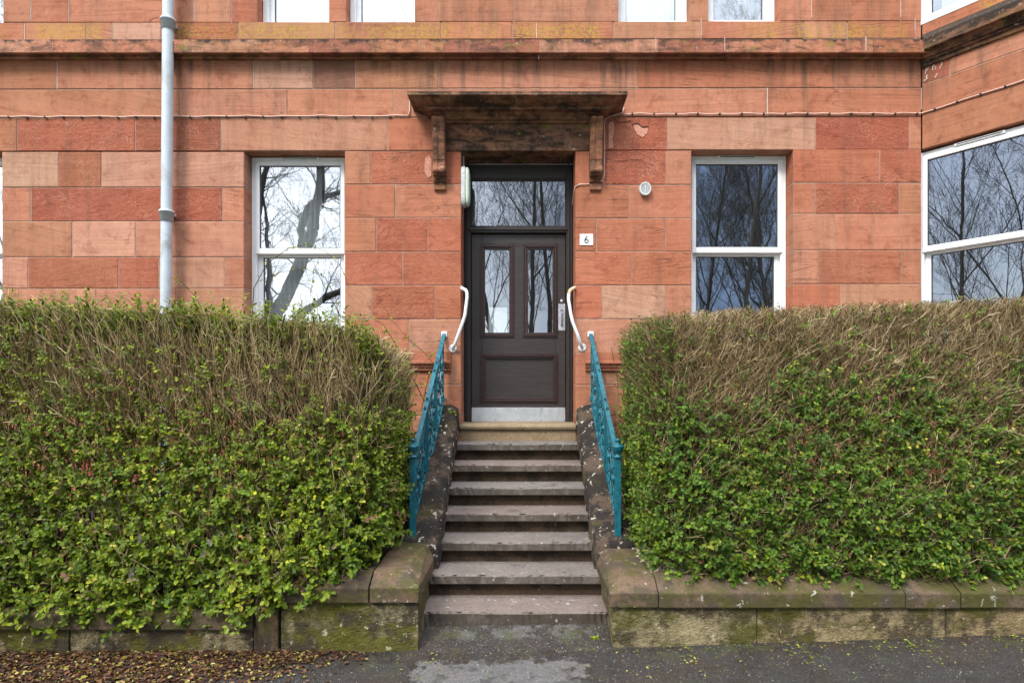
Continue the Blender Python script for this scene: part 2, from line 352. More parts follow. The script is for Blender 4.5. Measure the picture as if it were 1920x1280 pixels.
M['gravel'] = m_leaf('beige_chippings', [(0, (.36, .28, .21)), (.5, (.58, .47, .37)), (1, (.78, .68, .57))], .85)
M['bark'] = m_simple('dark_bark', (.045, .038, .032), .9, var=.35, scale=9, bumpd=.004)

# ------------------------------------------------------------------ the tenement: blocks traced from the photo
bld = thing('tenement_building', 'red sandstone tenement with white sash windows and dark brown front door under a stone hood', 'building', (XC, D0, 0))
def tint():
    return random.choice((.05, .15, .25, .32, .4, .5, .55, .62))
wall = MB(); mort = MB()
REV = .30
def block(xa, xb, za, zb, t=None, g=None, T=None, depth=REV, front=0.0):
    j = .0034
    t = tint() if t is None else t; g = (1.0 if t > .66 else random.choice((0, 0, .25))) if g is None else g
    pr = random.uniform(-.002, .002) + front
    wall.box(xa + j, xb - j, pr, depth, za + j, zb - j, .0055, (min(1, max(0, t + random.uniform(-.05, .05))), g, random.random()), 0, T or (lambda x, y, z: (x, D0 + y, z)))
def slab(xa, xb, za, zb, T=None, e=.004):
    mort.box(xa + e, xb - e, .0045, REV - .01, za + e, zb - e, 0, (0, 0, 0), 0, T or (lambda x, y, z: (x, D0 + y, z)))
def tiltd(rows):
    """rows: (y top at x=0, y bottom at x=0, [x joints], [tints]) ; the courses rise 3 px to the right like in the photo"""
    for (y0, y1, xs, ts) in rows:
        for i in range(len(xs) - 1):
            xm = (xs[i] + xs[i + 1]) / 2; dy = -3.2 * xm / 1728
            t, g = ts[i] if i < len(ts) else (None, None)
            block(wx(xs[i]), wx(xs[i + 1]), wz(y1 + dy), wz(y0 + dy), t, g)
pale, salm, oran, redd, brwn = (.08, 0), (.30, 0), (.48, .1), (.72, 1), (.95, .2)
LX = -620
# rows over the full width: C, D, E
tiltd([
    (112, 168, [LX, -260, 107, 475, 587, 666, 822, 1195, 1567, 1728], [salm, oran, salm, pale, brwn, (.35, .1), (.28, 0), oran, (.42, .1), redd]),
    (168, 222, [LX, -120, 339, 539, 738, 1010, 1439, 1728], [salm, (.42, 0), salm, (.4, 0), (.35, 0), salm, (.46, .1), (.3, 0)]),
])
tiltd([(222, 284, [LX, -300, 32, 253, 414, 727, 836], [salm, (.5, .3), redd, (.75, 1), (.22, 0), (.5, 0)])])
tiltd([(222, 284, [1106, 1252, 1529, 1705, 1728], [(.7, .9), (.16, 0), redd, (.34, 0)])])
slab(wx(LX), wx(1728), wz(222 - 1), wz(112)); slab(wx(LX), wx(836), wz(283), wz(219)); slab(wx(1106), wx(1728), wz(281), wz(218))
# ground floor piers between the openings
def pier(x0, x1, ys, js, ts, dshift=0):
    for i in range(len(ys) - 1):
        xs = [x0] + list(js[i] if i < len(js) else []) + [x1]
        for k in range(len(xs) - 1):
            t, g = ts[i][k] if i < len(ts) and k < len(ts[i]) else (None, None)
            block(wx(xs[k]), wx(xs[k + 1]), wz(ys[i + 1]), wz(ys[i]), t, g)
    slab(wx(x0), wx(x1), wz(ys[-1]), wz(ys[0]))
pier(3, 458, [284.5, 351.5, 415, 482, 541, 600, 660, 721, 779, 840, 900, 965],
     [[110, 190], [58, 417], [135, 254], [53, 222, 297, 421], [180, 330], [90, 300], [220], [120, 350], [250], [150, 320], [240]],
     [[(.06, 0), (.66, .6), (.12, 0)], [(.45, .2), redd, (.36, 0)], [(.34, 0), (.14, 0), (.22, 0)], [(.25, 0), (.68, .6), (.66, .5), (.18, 0), (.3, 0)], [(.25, 0), (.3, 0), (.3, 0)]])
pier(646, 865, [283, 346, 408.5, 472, 535, 598, 661, 721, 779, 840, 900, 965],
     [[695], [741], [705, 802], [755], [697, 815], [767], [850], [700], [], [760], []],
     [[(.32, 0), (.68, .7)], [(.5, .1), (.4, .1)], [(.4, .1), (.7, .8), (.6, .5)], [(.66, .6), (.62, .7)], [(.28, 0), (.66, .9), (.6, .3)], [(.5, 0), (.24, 0)], [(.5, .3), (.4, 0)], [(.55, .6), (.4, 0)]])
pier(1078.5, 1297, [282, 346.5, 409, 471.6, 535, 598, 662, 721, 779, 840, 900, 965],
     [[1135, 1248], [1179], [1118.5, 1248], [1183], [1129, 1248], [], [1135], [], [1200], [1120], [1180]],
     [[(.6, .2), (.7, 1), (.25, 0)], [(.58, .3), (.42, .1)], [(.6, .5), (.5, .3), (.5, .2)], [(.56, .5), (.58, .4)], [(.6, .2), (.10, 0), (.3, 0)], [(.26, 0)], [(.42, 0), (.3, 0)], [(.45, .2)], [(.5, 1), (.55, 1)], [(.6, 1), (.6, 1)]])
pier(1487, 1728, [279, 343, 401, 469, 532.5, 600, 662, 721, 779, 840, 900, 965],
     [[1650], [1529, 1686], [1565], [1535, 1690], [1575], [1620], [1540], [1650], [], [1600], []],
     [[(.62, .35), (.68, .7)], [(.42, .1), (.64, 1), (.45, .1)], [(.22, 0), (.34, 0)], [(.3, 0), (.6, .4), (.45, 0)], [(.6, .3), (.25, 0)]])
pier(LX, -190, [284.5, 351.5, 415, 482, 541, 600, 660, 721, 779, 840, 900, 965], [[-400], [-300], [-420], [-350], [-420], [-300], [-420], [-300], [-420], [-300], [-420]], [])
# aprons under the ground floor windows
for (xa, xb, yb) in ((-190, 3, 640), (458, 646, 640), (1297, 1487, 636)):
    ys = [yb + 20, 721, 779, 840, 900, 965]
    for i in range(len(ys) - 1):
        xs = [xa, (xa + xb) / 2 + (-30, 25)[i % 2], xb]
        for k in range(2): block(wx(xs[k]), wx(xs[k + 1]), wz(ys[i + 1]), wz(ys[i]))
    slab(wx(xa), wx(xb), wz(965), wz(yb + 20))
    block(wx(xa), wx(xb), wz(yb + 20), wz(yb), .3, 0, front=-.03)
# lintels over the three ground floor windows are the row E blocks; row B and A, upper floor
tiltd([(42, 76, [LX, -200, 46, 161, 210, 302, 447, 628, 827, 960, 1150, 1315, 1507, 1589, 1716, 1728],
        [salm, (.5, 0), (.42, 0), (.38, 0), (.04, 0), (.62, .6), (.34, 0), (.36, .1), (.45, .1), (.4, 0), (.34, 0), (.42, .1), (.30, 0), (.5, 0), (.36, 0), (.4, 0)])])
slab(wx(LX), wx(1728), wz(74), wz(42))
def upper(x0, x1, js0, ts0):
    ys = [43 - 3.2 * x0 / 1728]
    while ys[-1] > -560: ys.append(ys[-1] - random.choice((58, 62, 66)))
    for i in range(len(ys) - 1):
        if i == 0: xs = [x0] + js0 + [x1]
        elif x1 - x0 < 60: xs = [x0, x1]
        else:
            xs = [x0]
            while x1 - xs[-1] > 210: xs.append(xs[-1] + random.uniform(70, 170))
            if x1 - xs[-1] > 130: xs.append(xs[-1] + (x1 - xs[-1]) * random.uniform(.4, .6))
            xs.append(x1)
        for k in range(len(xs) - 1):
            t, g = ts0[k] if i == 0 and k < len(ts0) else (None, None)
            block(wx(xs[k]), wx(xs[k + 1]), wz(ys[i]), wz(ys[i + 1]), t, g)
    slab(wx(x0), wx(x1), wz(ys[0]), wz(ys[-1]))
    return ys[-1]
upper(5, 483, [58, 129, 364, 433], [(.4, 0), (.55, .5), (.40, 0), (.3, 0), (.56, .4), (.36, 0)])
upper(616, 650, [], [(.38, 0)]); upper(777, 1160, [822, 963], [(.36, 0), (.42, 0), (.3, 0)])
upper(1294, 1329, [], [(.4, 0)]); upper(1462, 1728, [1522, 1689], [(.35, 0), (.52, 0), (.42, 0)]); upper(LX, -190, [], [])

# the splayed bay on the right and its front
def TB(x, y, z): return (BX + x * BD[0] - y * BN[0], D0 + x * BD[1] - y * BN[1], z)
FX, FY = BX + BL * BD[0], D0 + BL * BD[1]
def TF(x, y, z): return (FX + x, FY + y, z)
def zz(y): return wz(y)
# u at px: derived from the survey of the splay
WU0, WU1 = .0, .99                                # bay side window opening
for (za, zb, js) in ((zz(281), zz(217), []), (zz(217), zz(160), []), (zz(160), zz(109), [.245])):
    us = [0] + js + [BL]
    for k in range(len(us) - 1): block(us[k], us[k + 1], za, zb, (.42 if not js else (.75, .25)[k]), 0 if (not js or k) else .15, TB)
slab(0, BL, zz(281), zz(109), TB)
bys = [281, 343, 401, 469, 532, 600, 640]
for i in range(len(bys) - 1): block(WU1, BL, zz(bys[i + 1]), zz(bys[i]), None, None, TB)
slab(WU1, BL, zz(640), zz(281), TB)
bys = [640, 662, 721, 779, 840, 900, 965]
for i in range(len(bys) - 1):
    block(0, .6 + .1 * (i % 2), zz(bys[i + 1]), zz(bys[i]), None, None, TB); block(.6 + .1 * (i % 2), BL, zz(bys[i + 1]), zz(bys[i]), None, None, TB)
slab(0, BL, zz(965), zz(640), TB)
block(0, BL, zz(75), zz(42), .45, .2, TB); slab(0, BL, zz(74), zz(42), TB)
z = zz(42)
while z < zz(-540): block(1.03, BL, z, z + .34, None, None, TB); z += .34
slab(1.03, BL, zz(42), z, TB)
z = zz(965); r = 0                                # front of the bay, out of the frame
while z < zz(-540):
    h = .335
    for (a, b) in ((0, .45), (.45 + .0, .9), (2.3, 2.75), (2.75, 3.4)) if (zz(640) < z + .2 and z + .2 < zz(284)) or z > zz(42) - .1 else ((0, .8), (.8, 1.6), (1.6, 2.5), (2.5, 3.4)):
        block(a, b, z, z + h, None, None, TF)
    z += h
slab(0, .9, zz(965), z, TF); slab(2.3, 3.4, zz(965), z, TF); slab(.9, 2.3, zz(965), zz(640), TF); slab(.9, 2.3, zz(284), zz(42), TF)
# stones each side of the door below the jambs, and the door lintel
wallo = wall.build('wall', M['sandstone'], bld)
mort.build('mortar_joints', M['mortar'], bld)
lt = MB(); lt.box(wx(836) + .002, wx(1106) - .002, D0 - .012, D0 + .35, wz(283.5), wz(227), .004, (.5, .2, .4)); lt.box(wx(836) + .002, wx(1106) - .002, D0 + .0, D0 + .35, wz(227) + .004, wz(218), .003, (.5, .2, .8))
lt.build('lintel', M['lintel'], bld)
# cracks and the spalled patch beside the hood
ck = MB()
def crack(pts, w=.005):
    ck = MB()
    q = [(wx(x), D0 - .0035, wz(y)) for x, y in pts]
    for a, b in zip(q[:-1], q[1:]): ck.prism([(a[0], a[2] - w / 2), (b[0], b[2] - w / 2), (b[0], b[2] + w / 2), (a[0], a[2] + w / 2)], 1, D0 - .0045, D0 + .004)
    ck.build('crack', M['crack'], bld)
crack([(1152, 224), (1160, 230), (1172, 229), (1182, 226), (1186, 233)], .004); crack([(1185, 233), (1196, 231), (1204, 238), (1216, 237)], .012)
crack([(1153, 302), (1165, 303), (1180, 300), (1203, 300), (1210, 307), (1217, 317)], .004)
crack([(785, 312), (783, 320), (786, 327)], .005); crack([(1480, 345), (1475, 352)], .004)

for (x, ya, yb) in ((1230, 70, 95), (1359, 70, 95), (1624, 69, 94), (1315, 37, 68), (1716, 34, 58), (1439, 165, 213), (1522, 0, 34), (129, 2, 40), (58, 2, 40), (364, 2, 40), (46, 45, 74), (210, 44, 74), (107, 114, 167), (475, 113, 166), (666, 112, 166), (339, 170, 218), (1689, 2, 33), (1006, 44, 72), (1728, 165, 205)):
    m_ = MB(); yq = D0 - (.123 if 68 < ya < 71 else .0018); hz = .0022 + .001 * ((x * 7) % 3)
    m_.prism([(wx(x, yq) - hz, wz(yb, yq)), (wx(x, yq) + hz * .8, wz(yb, yq)), (wx(x, yq) + hz * .6, wz((ya + yb) / 2, yq)), (wx(x, yq) + hz, wz(ya, yq)), (wx(x, yq) - hz * .7, wz(ya, yq)), (wx(x, yq) - hz * 1.2, wz((ya + yb) / 2, yq))], 1, yq, yq + .012); m_.build('pointing', M['lime'], bld)
def chalk(pts, w=.006):
    m_ = MB()
    for a, b in zip(pts[:-1], pts[1:]):
        l = math.hypot(b[0] - a[0], b[1] - a[1]); nx_, nz_ = -(b[1] - a[1]) / l * w / 2, (b[0] - a[0]) / l * w / 2
        m_.prism([(a[0] + nx_, a[1] + nz_), (b[0] + nx_, b[1] + nz_), (b[0] - nx_, b[1] - nz_), (a[0] - nx_, a[1] - nz_)], 1, -.0035, .002, T=TB)
    m_.build('chalky_mark', M['lime'], bld)
zq = zz(160); hB = zz(109) - zq
C_ = lambda u, v: (.018 + .215 * u, zq + hB * v)
chalk([C_(.02, .12), C_(.16, .18), C_(.10, .26), C_(.17, .30)], .012); chalk([C_(.08, .36), C_(.12, .62), C_(.20, .66)], .007); chalk([C_(.14, .44), C_(.30, .78)], .005)
chalk([C_(.36, .40), C_(.39, .72)], .008); chalk([C_(.39, .72), C_(.47, .70), C_(.47, .60), C_(.39, .56), C_(.50, .46), C_(.46, .38)], .006)
chalk([C_(.22, .58), C_(.42, .84), C_(.60, .80), C_(.80, .90), C_(.88, .86)], .006); chalk([C_(.56, .62), C_(.70, .74), C_(.86, .70), C_(.92, .80)], .007); chalk([C_(.46, .10), C_(.56, .22)], .01); chalk([C_(.64, .36), C_(.74, .50), C_(.72, .58)], .008)
def patch(pts, y=D0 - .0035):
    sp = MB(); sp.prism([(wx(a), wz(b)) for a, b in pts], 1, y, D0 + .004); sp.build('spalled_patch', M['bare'], bld)
patch([(1188, 235), (1196, 234), (1204, 241), (1215, 240), (1213, 250), (1205, 258), (1196, 253), (1190, 244)])
patch([(797, 297), (805, 292), (809, 300), (809, 330), (802, 334), (796, 322)]); patch([(1141, 232), (1149, 228), (1152, 240), (1148, 262), (1150, 276), (1141, 280)])

# string course
cor = MB(); EZ = E
prof = [(0, EZ + 3.485), (.02, EZ + 3.475), (.115, EZ + 3.448), (.12, EZ + 3.440), (.12, EZ + 3.320), (.114, EZ + 3.314), (.052, EZ + 3.332), (.046, EZ + 3.325), (.052, EZ + 3.312), (.045, EZ + 3.300), (.004, EZ + 3.304), (0, EZ + 3.306)]
xs = [LX, -330, 118, 357, 495, 587, 700, 835, 1010, 1230, 1359, 1624]
path = [(wx(x), D0) for x in xs] + [(BX, D0), (FX, FY), (FX + 3.4, FY)]
g0 = .0012
for i in range(len(path) - 1):
    a, b = path[i], path[i + 1]
    if i < len(xs) - 1:
        cor.sweep([(a[0] + g0, a[1]), (b[0] - g0, b[1])], prof, (random.choice((.2, .35, .5, .9)), .2, random.random()))
cor.sweep([(wx(1624) + g0, D0), (BX, D0)], prof, (.6, .3, .37), caps=False)
cor.build('string_course', M['cornice'], bld)
cb2 = MB(); prof2 = [(0, EZ + 3.56), (.03, EZ + 3.53), (.125, EZ + 3.452), (.130, EZ + 3.440), (.130, EZ + 3.345), (.122, EZ + 3.338), (.105, EZ + 3.345), (.085, EZ + 3.330), (.070, EZ + 3.300), (.066, EZ + 3.285), (.050, EZ + 3.285), (.046, EZ + 3.262), (.026, EZ + 3.258), (.022, EZ + 3.222), (0, EZ + 3.215)]
cb2.sweep([(BX - .30, D0), (BX - .0005, D0), (FX, FY), (FX + 3.4, FY)], [(p + .0015, z) for p, z in prof2], (.6, .3, .37), caps=False, skip=1)
cb2.build('bay_cornice', M['cornice_dark'], bld)
# plinth moulding
pl = MB(); pp = [(0, E + .352), (.02, E + .350), (.022, E + .262), (.065, E + .255), (.066, E + .235), (.05, E + .225), (.04, E + .195), (.03, E + .190), (.026, E + .165), (0, E + .160)]
pl.sweep([(wx(LX), D0), (wx(846), D0)], pp, (.5, .1, .3)); pl.sweep([(wx(1097), D0), (BX, D0), (FX, FY), (FX + 3.4, FY)], pp, (.5, .1, .6))
pl.build('plinth_moulding', m_sandstone('plinth_sandstone', .25), bld)

# the hood over the door
hood = MB(); XL, XR = XC - .700, XC + .700
hp = [(0, E + 2.835), (.34, E + 2.822), (.352, E + 2.815), (.352, E + 2.786), (.335, E + 2.782), (.315, E + 2.776), (.275, E + 2.755), (.235, E + 2.745), (.208, E + 2.742), (.208, E + 2.714), (.135, E + 2.716),
      (.128, E + 2.706), (.115, E + 2.700), (.10, E + 2.692), (.085, E + 2.675), (.05, E + 2.668), (.04, E + 2.655), (0, E + 2.652)]
hood.sweep([(XL, D0 + .1), (XL, D0 - .0), (XR, D0 - .0), (XR, D0 + .1)], hp, (.7, .4, .2))
hd = hood.build('door_hood', M['hood'], bld)
def bracket(xc):
    b = MB(); w = .063
    # side outline (y outwards negative, z): console with a curl at its foot
    o = [(0, 2.66), (-.185, 2.66), (-.185, 2.63), (-.165, 2.60), (-.150, 2.55), (-.130, 2.45), (-.112, 2.36), (-.100, 2.29), (-.098, 2.27), (-.092, 2.262), (-.090, 2.24), (-.094, 2.21), (-.105, 2.185), (-.122, 2.168), (-.128, 2.150), (-.120, 2.135), (-.100, 2.130), (-.100, 2.112), (-.06, 2.108), (-.05, 2.06), (0, 2.04)]
    n = len(o)
    rows = [(-w, .012), (-w + .012, 0), (-.018, 0), (-.010, .008), (.010, .008), (.018, 0), (w - .012, 0), (w, .012)]
    vs = []
    for (dx, cut) in rows:
        for (y, z) in o: vs.append((xc + dx, D0 + min(0, y + cut) if y < 0 else D0 + .02, E + z))
    fs = [[a * n + i, a * n + i + 1, (a + 1) * n + i + 1, (a + 1) * n + i] for a in range(len(rows) - 1) for i in range(n - 1)]
    fs += [list(range(n)), [(len(rows) - 1) * n + i for i in range(n)]]
    b.add(vs, fs, (.6, .2, .5)); b.box(xc - w + .004, xc + w - .004, D0 - .03, D0 + .02, E + 1.985, E + 2.055, .004, (.6, .2, .5))
    return b.build('hood_bracket', M['bracket'], bld)
bracket(XC - .785); bracket(XC + .785)

# ------------------------------------------------------------------ windows
def window(xa, xb, zb, zt, parent=bld, T=None, rec=.16, mid=None, refl='glass', cur=None, off=1, openlow=True, label=None, cap=True):
    T = T or (lambda x, y, z: (x, D0 + y, z))
    f = MB(); fw = .055; d0, d1 = rec, rec + .09
    f.box(xa, xa + fw, d0, d1, zb, zt, .004, T=T); f.box(xb - fw, xb, d0, d1, zb, zt, .004, T=T)
    f.box(xa + fw, xb - fw, d0, d1, zt - fw, zt, .004, T=T); f.box(xa + fw, xb - fw, d0, d1, zb, zb + fw, .004, T=T)
    f.box(xa - .015, xb + .015, rec - .055, rec + .01, zb - .03, zb + .006, .004, T=T)
    wo = f.build('window', M['paint'], parent)
    if label: wo['label'] = label
    # vent slot at the head
    xm = (xa + xb) / 2
    v = MB(); v.box(xm - .2, xm + .2, d0 - .022, d0 + .001, zt - .030, zt - .004, .003, T=T); v.build('trickle_vent', M['paint'], wo)
    v = MB(); v.box(xm - .18, xm + .18, d0 - .0235, d0 - .02, zt - .021, zt - .012, 0, T=T); v.build('vent_slot', M['black'], wo)
    def sash(x0, x1, z0, z1, y, w, wb):
        s = MB(); e = .022
        for (a, b, c, d) in ((x0, x0 + w, z0, z1), (x1 - w, x1, z0, z1), (x0 + w, x1 - w, z1 - w, z1), (x0 + w, x1 - w, z0, z0 + wb)):
            s.box(a, b, y, y + .05, c, d, .005, T=T)
        so = s.build('sash', M['paint'], wo)
        g = MB(); t = .006                                              # dark gasket round the pane
        X0, X1, Z0, Z1 = x0 + w, x1 - w, z0 + wb, z1 - w
        for (a, b, c, d) in ((X0, X0 + t, Z0, Z1), (X1 - t, X1, Z0, Z1), (X0 + t, X1 - t, Z1 - t, Z1), (X0 + t, X1 - t, Z0, Z0 + t)): g.box(a, b, y + .012, y + .02, c, d, 0, T=T)
        g.build('gasket', M['black'], wo)
        p = MB(); p.box(X0 + .001, X1 - .001, y + .022, y + .026, Z0 + .001, Z1 - .001, 0, T=T); p.build('pane', M[refl], wo)
    if mid is None: mid = (zb + zt) / 2
    sash(xa + fw - .012, xb - fw + .012, mid - .015, zt - fw + .012, d0 - .012, .045, .06)
    sash(xa + fw - .002, xb - fw + .002, zb + fw - .006, mid + .01, d0 + .045, .05, .05)
    if cur:
        c = MB()
        for (u0, u1, z0, z1) in cur:
            n = 60; vs = []
            for i in range(n + 1):
                x = u0 + (u1 - u0) * i / n; yy = rec + .19 + .022 * math.sin(i * 1.15) + .008 * math.sin(i * 2.9)
                vs += [(x, yy, z0), (x, yy, z1)]
            c.add([T(*q) for q in vs], [[2 * i, 2 * i + 2, 2 * i + 3, 2 * i + 1] for i in range(n)], sm=True)
        c.build('curtain', M['curtain'], wo, recalc=False)
    return wo
wtop = wz(284)
midz = wz(474)
window(wx(458), wx(646), wz(640), wtop - .0, mid=wz(474, 6.16), cur=[(wx(458) + .07, wx(583), wz(640), wtop - .05), (wx(585), wx(646) - .07, wz(474), wtop - .05)], label='sash window with net curtain and bright sky reflected')
window(wx(1297), wx(1487), wz(636), wz(281), mid=wz(472, 6.16), label='sash window with dark tree reflections')
window(wx(-190), wx(3), wz(640), wtop, mid=wz(474, 6.16), cur=[(wx(-190) + .07, wx(3) - .07, wz(640), wtop - .05)])
window(WU0 - .052, WU1, zz(640), zz(284), T=TB, rec=.05, mid=wz(472, 6.05), label='tall sash window in the splayed bay')
window(.9, 2.3, zz(640), zz(284), T=TF)
for (a, b, y) in ((-190, 5, 43), (483, 616, 42), (650, 777, 42), (1160, 1294, 38.5), (1329, 1462, 37)):
    window(wx(a), wx(b), wz(y), wz(y) + 1.85, rec=.12, cur=[(wx(a) + .07, wx(b) - .07, wz(y), wz(y) + 1.8)])
window(-.05, 1.03, zz(42), zz(42) + 1.85, T=TB, rec=.05, cur=[(.1, .9, zz(42), zz(42) + 1.8)])
window(.9, 2.3, zz(42), zz(42) + 1.85, T=TF)
# headers above the upper windows (out of the frame)
for (a, b) in ((-190, 5), (483, 616), (650, 777), (1160, 1294), (1329, 1462)): uh = MB(); uh.box(wx(a) + .003, wx(b) - .003, D0 + .0, D0 + .3, wz(40) + 1.86, wz(-530), .004, (.35, 0, random.random())); uh.build('upper_lintel', M['sandstone'], bld)
uh = MB(); uh.box(.003, 1.027, 0, .3, zz(42) + 1.86, zz(-530), .004, (.35, 0, .3), T=TB); uh.build('upper_lintel', M['sandstone'], bld); uh = MB(); uh.box(.903, 2.297, 0, .3, zz(42) + 1.86, zz(-530), .004, (.35, 0, .3), T=TF)
uh.build('upper_lintel', M['sandstone'], bld)
# rooms behind the glass
rm = MB()
for (z0, z1) in ((E - .40, E + 2.75), (E + 3.0, E + 5.4)):
    for (xa, xb) in ((-9.0, -1.15), (.95, 8.2)):
        rm.box(xa, xa + .05, 6.31, 9.5, z0, z1); rm.box(xb, xb + .05, 6.31, 9.5, z0, z1); rm.box(xa, xb, 9.5, 9.6, z0, z1)
        rm.box(xa, xb, 6.31, 9.5, z0 - .06, z0); rm.box(xa, xb, 6.31, 9.5, z1, z1 + .06)
rm.box(-1.1, .9, 8.6, 8.7, E - .4, E + 2.7); rm.box(-1.12, -1.07, 6.5, 8.6, E - .4, E + 2.7); rm.box(.87, .92, 6.5, 8.6, E - .4, E + 2.7); rm.box(-1.1, .9, 6.36, 8.6, E - .46, E - .402); rm.box(-1.1, .9, 6.5, 8.6, E + 2.7, E + 2.75)
rm.build('interior_walls', M['room'], bld)

# ------------------------------------------------------------------ the door
DY = 6.35
def zx(x): return (x / 2.908 + 740 - CX) / F * DY            # from an enlarged crop of the photo
def zy(y): return E - (y / 2.908 + 420 - CY) / F * DY
JL, JR = wx(864.5), wx(1078.7)
HT = wz(283.5)
door = MB()
zth = E - .378
door.box(JL, zx(415), DY - .0, DY + .12, zth, HT, .003); door.box(zx(935), JR, DY - .0, DY + .12, zth, HT, .003)
zg = E - (335 - CY) / F * DY; zt0 = E - (425 - CY) / F * DY; zt1 = E - (437 - CY) / F * DY
door.box(zx(415), zx(935), DY, DY + .12, zg, HT, .003)
door.box(zx(415), zx(935), DY + .0, DY + .12, zt1, zt0, .003)
door.box(zx(405), zx(945), DY - .03, DY + .001, zt1 + .025, zt0 - .01, .006); door.box(zx(405), zx(945), DY - .015, DY + .001, zt1 + .006, zt1 + .026, .004)
for s, X in ((1, zx(400)), (-1, zx(948))): door.box(X - .012, X + .012, DY - .018, DY + .001, zth, HT, .004)
df = door.build('door_frame', M['brown'], bld)
fl = MB(); fl.box(zx(416), zx(934), DY + .035, DY + .041, zt0 + .001, zg - .001); fl.build('fanlight', M['glass_door'], df)
fb = MB()
for (a, b, c, d) in ((zx(415), zx(421), zt0, zg), (zx(929), zx(935), zt0, zg), (zx(421), zx(929), zt0, zt0 + .014), (zx(421), zx(929), zg - .014, zg)): fb.box(a, b, DY + .012, DY + .034, c, d, .003)
fb.build('glazing_bead', M['brown'], df)
leaf = MB(); LY = DY + .035
x0, x1 = zx(418), zx(932); zb0, zt = zth + .012, zt1 - .006
gx = [(487, 622), (724, 862)]
def rails(m, rects):
    for (a, b, c, d) in rects: m.box(a, b, LY, LY + .045, c, d, .002)
rails(leaf, [(x0, zx(476), zb0, zt), (zx(878), x1, zb0, zt), (zx(476), zx(878), zy(118), zt), (zx(476), zx(878), zy(716), zy(605)), (zx(476), zx(878), zb0, zy(962)), (zx(638), zx(713), zy(605), zy(118))])
leaf.box(zx(476), zx(878), LY + .018, LY + .035, zy(962), zy(716), 0)
dl = leaf.build('front_door', M['brown'], bld); dl['label'] = 'dark brown panelled front door with two tall glass panes'
def mould(a, b, c, d, w=.055):
    """bolection moulding: three stepped frames round the rectangle x a..b, z c..d (outer)"""
    m = MB()
    for k, (i0, i1, y0) in enumerate(((0, w * .28, -.010), (w * .30, w * .62, -.019), (w * .64, w, -.006))):
        A, B, C, D_ = a + i0, b - i0, c + i0, d - i0; t = i1 - i0
        for (p, q, r, s) in ((A, A + t, C, D_), (B - t, B, C, D_), (A + t, B - t, D_ - t, D_), (A + t, B - t, C, C + t)): m.box(p, q, LY + y0, LY + .03, r, s, .0025)
    return m.build('panel_moulding', M['moulding'], dl)
mould(zx(463), zx(652), zy(618), zy(105)); mould(zx(700), zx(890), zy(618), zy(105)); mould(zx(463), zx(892), zy(975), zy(703))
for (a, b) in gx:
    g = MB(); g.box(zx(a) - .03, zx(b) + .03, LY + .02, LY + .025, zy(612), zy(112)); g.build('door_pane', M['glass_door'], dl)
kp = MB(); kp.box(zx(418.5), zx(931.5), LY - .0035, LY + .001, zy(1077), zy(1000), .0012)
kpo = kp.build('kick_plate', M['steel'], dl)
for i in range(5):
    for zq in (1006, 1070): sc = MB(); sc.lathe((zx(422 + i * 126.5), LY - .0045, zy(zq)), [(.0045, 0), (.0045, .002)], 8, 1); sc.build('screw', M['black'], dl)
hpz = MB(); hpz.box(zx(893), zx(931), LY - .003, LY + .001, zy(578), zy(432), .001); hpz.build('handle_plate', M['steel'], dl)
hh = MB(); hh.tube([(zx(912), LY - .002, zy(468)), (zx(912), LY - .035, zy(472)), (zx(912), LY - .045, zy(485)), (zx(912), LY - .045, zy(530)), (zx(912), LY - .035, zy(546)), (zx(912), LY - .002, zy(550))], .0075, 10)
for q in (468, 550): hh.lathe((zx(912), LY - .006, zy(q)), [(.016, 0), (.016, .004)], 14, 1)
hh.build('pull_handle', m_simple('worn_steel', (.30, .32, .35), .3, .9), dl)
lk = MB(); lk.lathe((zx(912), LY - .008, zy(417)), [(.010, 0), (.018, .003), (.018, .009)], 16, 1); lk.build('lock', M['steel'], dl)
nt = MB(); nt.box(zx(510), zx(612), LY + .0265, LY + .028, zy(592), zy(450)); nt.build('notice', M['paper'], dl)
ky = MB()
ky.box(zx(940) , zx(948), DY - .0035, DY + .001, zy(610), zy(560), .001)
# jamb entry panel on the left jamb
en = MB(); en.box(JL + .001, JL + .03, DY - .11, DY - .01, zy(425), zy(365), .004); en.build('entry_buzzer', M['black'], bld)

# ------------------------------------------------------------------ fittings on the wall
dp = MB(); px = lambda y: wx(307 - (y - 0) * .0075 + 8, 5.88)
dpo = thing('drainpipe', 'pale grey drainpipe on the red stone wall left of the door', 'drainpipe', (px(725), 5.88, 0))
dp.tube([(px(y), 5.885, wz(y, 5.88)) for y in (980, 725, 400, 100, -200, -520)], .052, 20); dp.build('pipe', M['pipe'], dpo)
for y in (-360, 46, 405, 800):
    c = MB(); zc = wz(y, 5.88); X = px(y)
    c.lathe((X, 5.885, zc), [(.052, -.055), (.061, -.053), (.061, .030), (.070, .032), (.070, .052), (.062, .056), (.052, .056)], 22)
    c.build('collar', M['pipe'], dpo)
    c = MB(); c.box(X - .03, X + .03, 5.91, 6.0, zc + .02, zc + .045, .003); c.build('bracket', M['pipe'], dpo)

